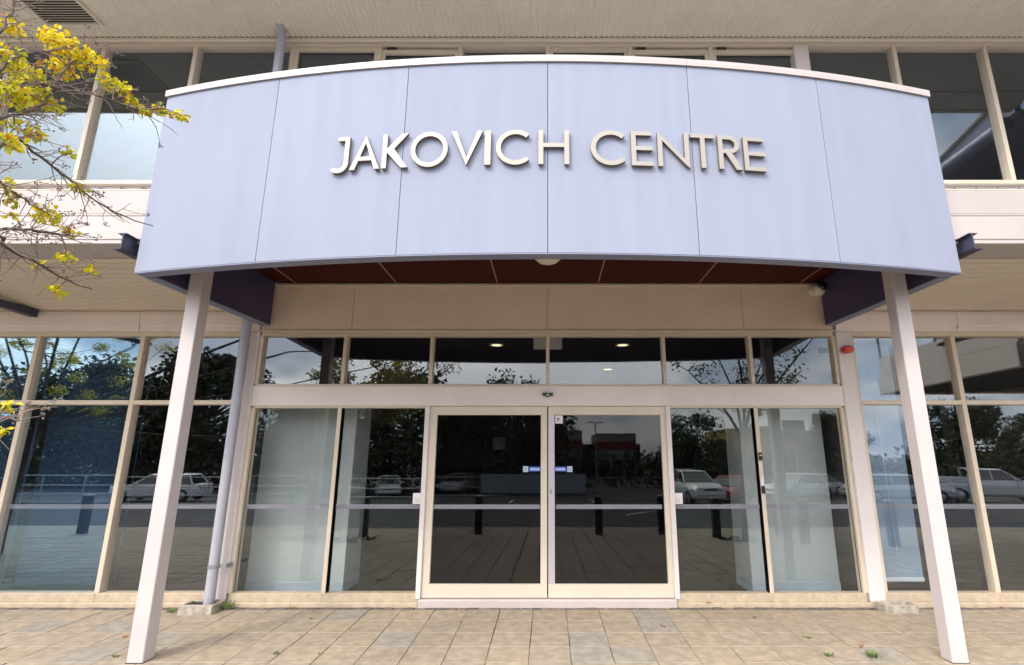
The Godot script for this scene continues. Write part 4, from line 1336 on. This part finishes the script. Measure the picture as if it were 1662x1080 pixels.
func make_car(called: String, label: String, category: String, kind: String, paint: Material) -> Node3D:
	# nose towards +z
	var c := thing(called, label, category, Vector3.ZERO, 0.0, "vehicles in the car park across the road")
	var tall := 0.22 if kind == "utility" else 0.0
	var L := 2.45 if kind == "utility" else (2.0 if kind == "hatchback" else 2.3)
	var belt := 0.88 + tall
	var st := []
	st.append(ring_of(-L, 0.62, 0.74, 0.34 + tall * 0.5, 0.62 + tall, belt - 0.04, 0.66))
	st.append(ring_of(-L + 0.14, 0.74, 0.85, 0.24 + tall * 0.5, 0.66 + tall, belt, 0.74))
	st.append(ring_of(-0.6, 0.78, 0.89, 0.20 + tall * 0.5, 0.66 + tall, belt + 0.02, 0.80))
	st.append(ring_of(0.75, 0.78, 0.89, 0.20 + tall * 0.5, 0.66 + tall, belt + 0.02, 0.80))
	st.append(ring_of(L - 0.55, 0.76, 0.87, 0.20 + tall * 0.5, 0.62 + tall, belt - 0.06, 0.72))
	st.append(ring_of(L - 0.10, 0.70, 0.80, 0.24 + tall * 0.5, 0.58 + tall, belt - 0.16, 0.62))
	st.append(ring_of(L, 0.60, 0.70, 0.32 + tall * 0.5, 0.55 + tall, belt - 0.24, 0.56))
	var b := Mb.new()
	b.loft(st)
	part("body", b, paint, c)
	# glasshouse and roof
	var rear := -L + 0.25 if kind == "hatchback" else (-L + 0.35 if kind == "wagon" else (-0.75 if kind == "utility" else -L + 0.75))
	var rear_top := rear + (0.32 if kind != "sedan" else 0.75)
	if kind == "utility": rear_top = rear + 0.12
	var top := 1.42 + tall * 1.25
	var g := Mb.new()
	var front := 1.05
	var front_top := 0.30
	var low := [Vector3(-0.78, belt, rear), Vector3(-0.80, belt, front), Vector3(0.80, belt, front), Vector3(0.78, belt, rear)]
	var up := [Vector3(-0.60, top - 0.05, rear_top), Vector3(-0.61, top - 0.05, front_top), Vector3(0.61, top - 0.05, front_top), Vector3(0.60, top - 0.05, rear_top)]
	g.loft([low, up])
	var gh := part("window", g, M.car_glass, c)
	var rf := Mb.new()
	rf.loft([[Vector3(-0.625, top - 0.06, rear_top - 0.04), Vector3(-0.635, top - 0.06, front_top + 0.06), Vector3(0.635, top - 0.06, front_top + 0.06), Vector3(0.625, top - 0.06, rear_top - 0.04)],
		[Vector3(-0.5, top, rear_top + 0.08), Vector3(-0.5, top, front_top - 0.08), Vector3(0.5, top, front_top - 0.08), Vector3(0.5, top, rear_top + 0.08)]])
	part("roof", rf, paint, c)
	for s in [-1.0, 1.0]:
		for q in [[low[1], up[1]], [low[0], up[0]]]:
			var pl := Mb.new()
			var a: Vector3 = q[0] * Vector3(-s, 1, 1); var e: Vector3 = q[1] * Vector3(-s, 1, 1)
			pl.tube([a + Vector3(0.01 * s, -0.03, 0), e + Vector3(0.01 * s, 0, 0)], [0.045, 0.035], 6)
			part("pillar", pl, paint, c)
		var mid := (rear_top + front_top) * 0.5
		var bp := Mb.new()
		bp.tube([Vector3(s * 0.80, belt, mid), Vector3(s * 0.615, top - 0.05, mid)], [0.035, 0.03], 6)
		part("pillar", bp, paint if kind != "sedan" else M.black, c)
		part("mirror", xbox(s * 0.95 - 0.09, s * 0.95 + 0.09, belt + 0.03, belt + 0.15, 0.70, 0.78, 0.03), paint, c)
		part("headlight", xbox(s * 0.56 - 0.14, s * 0.56 + 0.14, belt - 0.30, belt - 0.19, L - 0.09, L - 0.0, 0.03), M.head, c)
		part("tail_light", xbox(s * 0.66 - 0.07, s * 0.66 + 0.07, belt - 0.24, belt - 0.06, -L - 0.01, -L + 0.08, 0.02), M.tail, c)
		var wr := 0.31 + tall * 0.3
		wheel(c, Vector3(s * 0.80, wr, L - 0.80), wr)
		wheel(c, Vector3(s * 0.80, wr, -L + 0.80), wr)
	part("grille", xbox(-0.34, 0.34, belt - 0.34, belt - 0.24, L - 0.03, L + 0.012, 0.01), M.black, c)
	part("bumper", xbox(-0.68, 0.68, 0.30 + tall, 0.44 + tall, L - 0.06, L + 0.05, 0.03), paint, c)
	part("windscreen_wiper_panel", xbox(-0.62, 0.62, belt - 0.015, belt + 0.022, 1.02, 1.14, 0.008), M.black, c)
	if kind == "utility":
		var tray := Mb.new()
		tray.span(-0.86, 0.86, belt - 0.05, belt + 0.16, -L, -L + 0.05, 0.01)
		part("tailgate", tray, paint, c)
		for s in [-1.0, 1.0]:
			part("tray_side", xbox(s * 0.85 - 0.03, s * 0.85 + 0.03, belt - 0.05, belt + 0.16, -L + 0.05, -0.8, 0.01), paint, c)
			var rbar := Mb.new()
			rbar.tube(smooth_path([Vector3(s * 0.7, belt + 0.1, -1.0), Vector3(s * 0.62, top - 0.03, -1.1), Vector3(0, top + 0.02, -1.1)]), taper(11, 0.04, 0.04), 8)
			part("roll_bar", rbar, M.galv, c)
	return c

func repaint(c: Node3D, paint: Material) -> void:
	for o in c.get_children():
		if o is MeshInstance3D and (o.name.begins_with("body") or o.name.begins_with("roof") or o.name.begins_with("mirror") or o.name.begins_with("bumper") or o.name.begins_with("pillar")):
			o.material_override = null
			o.set_surface_override_material(0, paint)

func leaf_cloud(b: Mb, centre: Vector3, rad: Vector3, count: int, size: float, dark: Color, light: Color) -> void:
	for i in count:
		var u := rv()
		var o := u * pow(rng.randf(), 0.38)
		var p := centre + o * rad
		b.col = dark.lerp(light, clampf(rng.randfn(0.45, 0.28), 0, 1))
		var d := (rv() + Vector3(0, -0.35, 0)).normalized()
		var s := size * rng.randf_range(0.6, 1.3)
		b.leaf(p, d, d.cross(rv()).normalized(), s, s * 0.55)

func gum(called: String, label: String, h: float, w: float, clumps: int, dark: Color, light: Color, seed_: int) -> Node3D:
	rng.seed = seed_
	var t := thing(called, label, "tree", Vector3.ZERO, 0.0, "dark trees beyond the car park")
	var tr := Mb.new()
	var lm := Mb.new()
	var lv := Mb.new()
	var top := Vector3(rng.randfn() * 0.3, h * 0.55, rng.randfn() * 0.3)
	tr.tube(smooth_path([Vector3(0, -0.4, 0), Vector3(rng.randfn() * 0.15, h * 0.25, rng.randfn() * 0.15), top]), taper(11, h * 0.028, h * 0.014), 9)
	for i in clumps:
		var a := rng.randf() * TAU
		var k := rng.randf()
		var r := w * 0.5 * (0.25 + 0.75 * sqrt(rng.randf())) * (1.0 - 0.5 * k * k)
		var p := Vector3(cos(a) * r, h * (0.10 + 0.82 * k), sin(a) * r)
		var s := Vector3(0, h * (0.18 + 0.3 * k), 0).lerp(top, 0.5)
		lm.tube(smooth_path([s, s.lerp(p, 0.6) + Vector3(0, -h * 0.03, 0), p], 3), taper(7, h * 0.011, h * 0.003), 5, false)
		var cr := w * rng.randf_range(0.10, 0.20)
		leaf_cloud(lv, p, Vector3(cr, cr * rng.randf_range(0.6, 0.9), cr), 190, h * 0.042, dark, light)
	part("trunk", tr, M.bark_pale, t)
	part("limbs", lm, M.bark, t)
	stuff(put("crown", lv.mesh(M.leaf, true), t))
	return t

func street_tree(label: String, at: Vector3, h: float, lean: Vector3, sparse: float, seed_: int, warm: bool) -> void:
	rng.seed = seed_
	var t := thing("street_tree", label, "tree", at, 0.0, "")
	var tr := Mb.new()
	var lm := Mb.new()
	var lv := Mb.new()
	var fork := Vector3(0, h * 0.42, 0) + lean * 0.3
	tr.tube(smooth_path([Vector3(0, -0.2, 0), Vector3(0.03, 0.15, 0), Vector3(0.02, h * 0.2, 0.0) + lean * 0.1, fork]), [0.15, 0.12, 0.11, 0.10, 0.095, 0.09, 0.09, 0.085, 0.085, 0.08, 0.08, 0.075, 0.075, 0.07, 0.07, 0.065], 10)
	var dark := Color(0.035, 0.055, 0.012) if not warm else Color(0.10, 0.10, 0.012)
	var light := Color(0.10, 0.13, 0.025) if not warm else Color(0.32, 0.24, 0.02)
	for i in 7:
		var a := TAU * i / 7.0 + rng.randf() * 0.6
		var up := rng.randf_range(0.55, 1.0)
		var e := fork + Vector3(cos(a) * h * 0.36 * (1.25 - up * 0.6), (h - fork.y) * up, sin(a) * h * 0.36 * (1.25 - up * 0.6)) + lean
		var path := smooth_path([fork + Vector3(0, -0.1 * i / 7.0, 0), fork.lerp(e, 0.4) + Vector3(0, 0.12, 0) + rv() * 0.1, e], 5)
		lm.tube(path, taper(path.size(), 0.045, 0.012), 7)
		for k in 7:
			var at_ := rng.randi_range(4, path.size() - 1)
			var p: Vector3 = path[at_]
			var q := p + (rv() + Vector3(0, 0.3, 0)) * rng.randf_range(0.25, 0.7)
			lm.tube([p, (p + q) * 0.5 + rv() * 0.05, q], [0.012, 0.009, 0.004], 5, false)
			leaf_cloud(lv, q, Vector3.ONE * rng.randf_range(0.16, 0.32), int(46 * sparse), 0.085, dark, light)
	part("trunk", tr, M.bark_pale, t)
	part("limbs", lm, M.bark, t)
	stuff(put("leaves", lv.mesh(M.leaf, true), t))

func street() -> void:
	# bollards along the kerb
	var bp := [[-11.1, 6.9, "leftmost black bollard along the kerb behind the photographer"], [-7.7, 6.9, "black bollard mirrored in the leftmost sidelight"], [-4.37, 6.9, "black bollard mirrored left of the left door leaf"], [-1.69, 7.1, "black bollard mirrored in the left door leaf"], [1.22, 7.0, "black bollard mirrored in the right door leaf"], [2.75, 7.1, "black bollard mirrored at the right door jamb"], [3.94, 6.6, "black bollard mirrored beside the street tree trunk"], [5.4, 6.6, "black bollard mirrored in the right sidelight"], [5.33, 5.2, "nearer black bollard mirrored in the right sidelight"], [6.95, 4.9, "rightmost black bollard mirrored behind the blue blind"]]
	var proto: Node3D = null
	for p in bp:
		var at := Vector3(p[0], gy(p[1]), p[1])
		if proto == null:
			proto = thing("bollard", p[2], "bollard", at, 0.0, "bollards along the kerb")
			part("shaft", xbox(-0.085, 0.085, -0.1, 0.86, -0.085, 0.085, 0.012), M.bollard, proto)
			part("cap", xbox(-0.09, 0.09, 0.861, 0.89, -0.09, 0.09, 0.012), M.galv, proto)
		else:
			dup(proto, "bollard", p[2], at)
	# street trees
	street_tree("slender street tree with pale trunk mirrored in the right sidelights", Vector3(4.35, gy(5.6), 5.9), 5.2, Vector3(0.7, 0, 0.6), 0.75, 51, false)
	street_tree("street tree with yellowing leaves mirrored in the left sidelights", Vector3(-5.4, gy(8.2), 8.0), 5.4, Vector3(0.8, 0, 0.2), 2.4, 57, true)
	for k in [[4.35, 5.9], [-4.3, 5.9]]:
		var b := Mb.new()
		for i in 60:
			var a := rng.randf() * TAU
			var r := 0.5 * sqrt(rng.randf())
			b.leaf(Vector3(cos(a) * r, 0.02 + rng.randf() * 0.02, sin(a) * r), Vector3(cos(a * 3), 0.2, sin(a * 3)).normalized(), Vector3(0, 0.3, 1).cross(Vector3(cos(a * 3), 0.2, sin(a * 3))).normalized(), 0.09, 0.06)
		var o := structure(part("mulch", b, M.mud)) as Node3D
		o.position = Vector3(k[0], gy(k[1]), k[1])
	# galvanised handrail beside the ramp on the left
	var rl := thing("handrail", "long galvanised two rail handrail across the road on the left", "railing", Vector3(0, gy(20.0), 19.6))
	for k in 15:
		var x := -30.0 + k * 2.0
		var b := Mb.new()
		b.tube([Vector3(x, -0.1, 0), Vector3(x, 1.25, 0)], [0.028, 0.028], 8)
		part("post", b, M.galv, rl)
	for y in [1.25, 0.80, 0.42]:
		var b := Mb.new()
		b.tube([Vector3(-30, y, 0), Vector3(-2, y, 0)], [0.026, 0.026], 8)
		part("rail", b, M.galv, rl)
	# thin chain wire fence line further right
	var fn := thing("wire_fence", "low thin wire fence along the car park on the right", "fence", Vector3(0, gy(20.6), 20.7))
	for k in 14:
		var x := -1.0 + k * 2.4
		var b := Mb.new()
		b.tube([Vector3(x, -0.1, 0), Vector3(x, 1.2, 0)], [0.02, 0.02], 6)
		part("post", b, M.galv, fn)
	for y in [1.2, 0.65]:
		var b := Mb.new()
		b.tube([Vector3(-1, y, 0), Vector3(30.2, y, 0)], [0.012, 0.012], 6)
		part("wire", b, M.galv, fn)
	# parked vehicles
	var g := "vehicles in the car park across the road"
	var hatch := make_car("hatchback", "white hatchback facing the building mirrored in the left door leaf", "car", "hatchback", M.car_white)
	hatch.position = Vector3(-6.6, gy(33.5) - 0.03, 34.0); hatch.rotation.y = PI + 0.25
	var h2 := dup(hatch, "hatchback", "white hatchback nearest the left door jamb in the reflection", Vector3(-11.2, gy(32.6) - 0.03, 32.4), PI - 0.3)
	var h3 := dup(hatch, "hatchback", "silver hatchback left of the white one in the sidelight reflection", Vector3(-14.0, gy(33) - 0.03, 32.8), PI - 0.35)
	repaint(h3, M.car_silver)
	var h4 := dup(hatch, "hatchback", "dark hatchback beside the white one in the left door reflection", Vector3(-8.6, gy(34) - 0.03, 33.8), PI - 0.1)
	repaint(h4, M.car_dark)
	var h5 := dup(hatch, "hatchback", "red hatchback behind the street tree trunk in the reflection", Vector3(10.8, gy(26) - 0.03, 26.0), PI + 0.6)
	repaint(h5, M.car_red)
	var sedan := make_car("sedan", "white sedan parked side on in the right sidelight reflection", "car", "sedan", M.car_white)
	sedan.position = Vector3(14.2, gy(24) - 0.03, 25.0); sedan.rotation.y = PI + 1.1
	var s2 := dup(sedan, "sedan", "white sedan at the far right edge of the right sidelight", Vector3(19.5, gy(27) - 0.03, 27.0), PI + 0.9)
	var s3 := dup(sedan, "sedan", "grey sedan between white cars on the right", Vector3(17.0, gy(29) - 0.03, 29.0), PI + 1.0)
	repaint(s3, M.car_silver)
	var wagon := make_car("wagon", "white station wagon parked side on behind the handrail at left", "car", "wagon", M.car_white)
	wagon.position = Vector3(-21.0, gy(23) - 0.03, 23.6); wagon.rotation.y = -PI / 2 - 0.1
	var w2 := dup(wagon, "wagon", "silver wagon mirrored behind the pale blue blind", Vector3(18.6, gy(22.5) - 0.03, 22.8), PI / 2 + 0.2)
	repaint(w2, M.car_silver)
	var ute := make_car("utility_truck", "white utility truck mirrored beside the right door leaf", "utility truck", "utility", M.car_white)
	ute.position = Vector3(7.7, gy(22.6) - 0.03, 22.8); ute.rotation.y = PI - 0.12
	var u2 := dup(ute, "utility_truck", "white utility truck with roll bar at the far right window", Vector3(23.2, gy(22.6) - 0.03, 22.6), PI / 2 + 0.35)
	# painted bay lines and yellow edge
	for k in 12:
		var x := -24.0 + k * 4.4
		structure(part("bay_line", xbox(x - 0.05, x + 0.05, -0.003, 0.003, -2.4, 2.4), M.paint_white, self, Transform3D(Basis(Vector3.RIGHT, 0.026), Vector3(x * 0, gy(23.6) - 0.044, 23.6))))
	structure(part("edge_line", xbox(0.5, 9.5, -0.003, 0.003, -0.08, 0.08), M.paint_yellow, self, Transform3D(Basis(Vector3.RIGHT, 0.026), Vector3(0, gy(20.5) - 0.134, 20.5))))
	var ln := structure(part("road_line", xbox(-0.05, 0.05, -0.003, 0.003, -1.6, 1.6), M.paint_white, self, Transform3D(Basis(Vector3.UP, 0.7) , Vector3(3.4, gy(15.5) - 0.130, 15.5))))

func shop(called: String, label: String, at: Vector3, w: float, d: float, h: float, wall: Material, band: Material, band_y: float, band_h: float, panels: int) -> void:
	var s := thing(called, label, "shop", at)
	part("wall", xbox(-w * 0.5, w * 0.5, -1.0, h, 0, d, 0.02), wall, s)
	if band: part("band", xbox(-w * 0.5 - 0.03, w * 0.5 + 0.03, band_y, band_y + band_h, -0.06, d + 0.03, 0.01), band, s)
	part("parapet", xbox(-w * 0.5 - 0.05, w * 0.5 + 0.05, h + 0.002, h + 0.18, -0.05, d + 0.05, 0.01), M.shop_grey, s)
	for k in panels:
		var x := -w * 0.5 + w * (k + 0.5) / panels
		part("window", xbox(x - w / panels * 0.36, x + w / panels * 0.36, -0.6, minf(2.2, h * 0.5), -0.03, 0.05), M.car_glass, s)

func far_things() -> void:
	shop("shop", "grey shop block with dark red band mirrored at the left of the right door", Vector3(1.6, -0.8, 66.0), 6.0, 10.0, 5.9, M.shop_grey, M.shop_red, 3.7, 1.1, 3)
	shop("shop", "second grey shop block with red band right of the lamp post", Vector3(9.2, -0.8, 66.0), 5.2, 10.0, 5.5, M.shop_grey, M.shop_red, 3.5, 1.1, 3)
	shop("shop", "low dark shop link between the red banded blocks", Vector3(6.0, -0.8, 70.0), 14.0, 8.0, 4.2, M.inner_dark, null, 0.0, 0.0, 4)
	shop("shop", "yellow rendered shop behind the street tree", Vector3(26.0, -0.8, 62.0), 6.0, 10.0, 6.2, M.shop_yellow, null, 0.0, 0.0, 2)
	shop("shop", "cream shop with orange band in the right sidelight reflection", Vector3(35.0, -0.8, 66.0), 12.0, 12.0, 5.9, M.shop_cream, M.shop_orange, 4.0, 0.8, 4)
	# pale panel fence
	var pf := thing("panel_fence", "pale blue grey panel fence behind the white hatchback", "fence", Vector3(-1.6, gy(31), 31.0))
	for k in 8:
		part("panel", xbox(-3.0 + k * 0.9 + 0.02, -3.0 + (k + 1) * 0.9 - 0.02, 0.1, 1.35, -0.03, 0.03, 0.01), M.skirt, pf)
		part("post", xbox(-3.0 + k * 0.9 - 0.03, -3.0 + k * 0.9 + 0.012, -0.05, 1.45, -0.04, 0.04, 0.005), M.galv, pf)
	# lamp post with twin arms
	var lp := thing("lamp_post", "tall slim car park lamp post with two flat heads", "lamp post", Vector3(4.1, gy(40), 40.0))
	var b := Mb.new()
	b.tube([Vector3(0, -0.2, 0), Vector3(0, 5.45, 0)], [0.07, 0.045], 10)
	part("pole", b, M.galv, lp)
	for s in [-1.0, 1.0]:
		part("lamp_head", xbox(minf(s * 0.1, s * 0.72), maxf(s * 0.1, s * 0.72), 5.42, 5.50, -0.12, 0.12, 0.02), M.black, lp)
	# sign on two poles
	var sg := thing("street_sign", "grey rectangular sign board on a pole in the right sidelight reflection", "sign", Vector3(14.2, gy(25), 24.6))
	part("board", xbox(-0.65, 0.65, 3.2, 4.4, -0.03, 0.03, 0.01), M.shop_grey, sg)
	part("pole", xbox(-0.05, 0.05, -0.2, 3.2, -0.04, 0.04, 0.01), M.galv, sg)
	# trees
	var dk := Color(0.010, 0.018, 0.008)
	var lt := Color(0.060, 0.080, 0.026)
	var a := gum("gum_tree", "broad dark gum tree at the far left beyond the car park", 12.5, 13.0, 62, dk, lt, 101)
	a.position = Vector3(-45.0, -0.85, 44.0)
	var c := gum("gum_tree", "tall dark gum tree mirrored behind the left post", 12.0, 10.5, 54, dk, lt, 202)
	c.position = Vector3(-30.0, -0.85, 41.0)
	var e := gum("gum_tree", "wide spreading tree mirrored in the doors above the cars", 10.0, 11.0, 54, dk, lt, 303)
	e.position = Vector3(-11.5, -0.85, 38.0)
	var sp := [[a, -60.0, 50.0, 1.0, 0.6, "leftmost gum tree beyond the handrail"], [c, -37.5, 46.0, 2.1, 0.88, "gum tree between the two broad dark gums at left"], [a, -22.5, 47.0, 4.0, 0.72, "gum tree right of the tall gum mirrored by the left column"], [e, -3.0, 37.0, 1.3, 0.92, "dark bushy tree mirrored in the middle of the transoms"], [c, -17.0, 34.0, 3.0, 0.66, "smaller dark tree mirrored in the left sidelights"], [e, 12.6, 40.0, 5.2, 0.66, "dark round tree mirrored beside the right door jamb"], [c, 31.0, 52.0, 0.5, 0.62, "lower tree mirrored right of the right post"], [a, 41.0, 48.0, 2.6, 0.68, "large dark tree mirrored in the far right window"], [e, 52.0, 52.0, 0.9, 0.75, "dark tree at the far right edge of the car park"], [c, -7.5, 52.0, 1.9, 0.8, "tree standing behind the middle trees"], [e, 20.0, 58.0, 2.4, 0.5, "small tree between the red banded shop and the yellow shop"], [a, -74.0, 58.0, 0.3, 0.7, "tree furthest to the left behind the others"]]
	for s in sp:
		var o := dup(s[0], "gum_tree", s[5], Vector3(s[1], -0.9, s[2]), s[3])
		o.scale = Vector3.ONE * s[4]
	# hedges
	var rows := [["hedge", "tall dark hedge behind the parked cars at left", -62.0, -12.0, 37.5, 4.6], ["hedge", "low dark hedge in front of the shops", -12.0, 60.0, 42.0, 2.7]]
	for q in rows:
		rng.seed = 900 + int(q[4])
		var hd := thing(q[0], q[1], "hedge", Vector3(q[2], -0.85, q[4]))
		var lv := Mb.new()
		var n := int((q[3] - q[2]) / 0.9)
		for i in n:
			for j in int(ceil(q[5] / 1.5)):
				leaf_cloud(lv, Vector3(i * 0.9, 0.7 + j * 1.35 + rng.randf_range(-0.3, 0.5), rng.randfn(0, 0.3)), Vector3(0.95, 0.95, 0.6), 60, 0.42, dk, lt)
		stuff(put("foliage", lv.mesh(M.leaf, true), hd))
		var st := Mb.new()
		for i in n:
			st.tube([Vector3(i * 0.9, -0.2, 0), Vector3(i * 0.9 + 0.1, q[5] * 0.6, 0.05)], [0.05, 0.02], 5, false)
		stuff(part("stems", st, M.bark, hd))
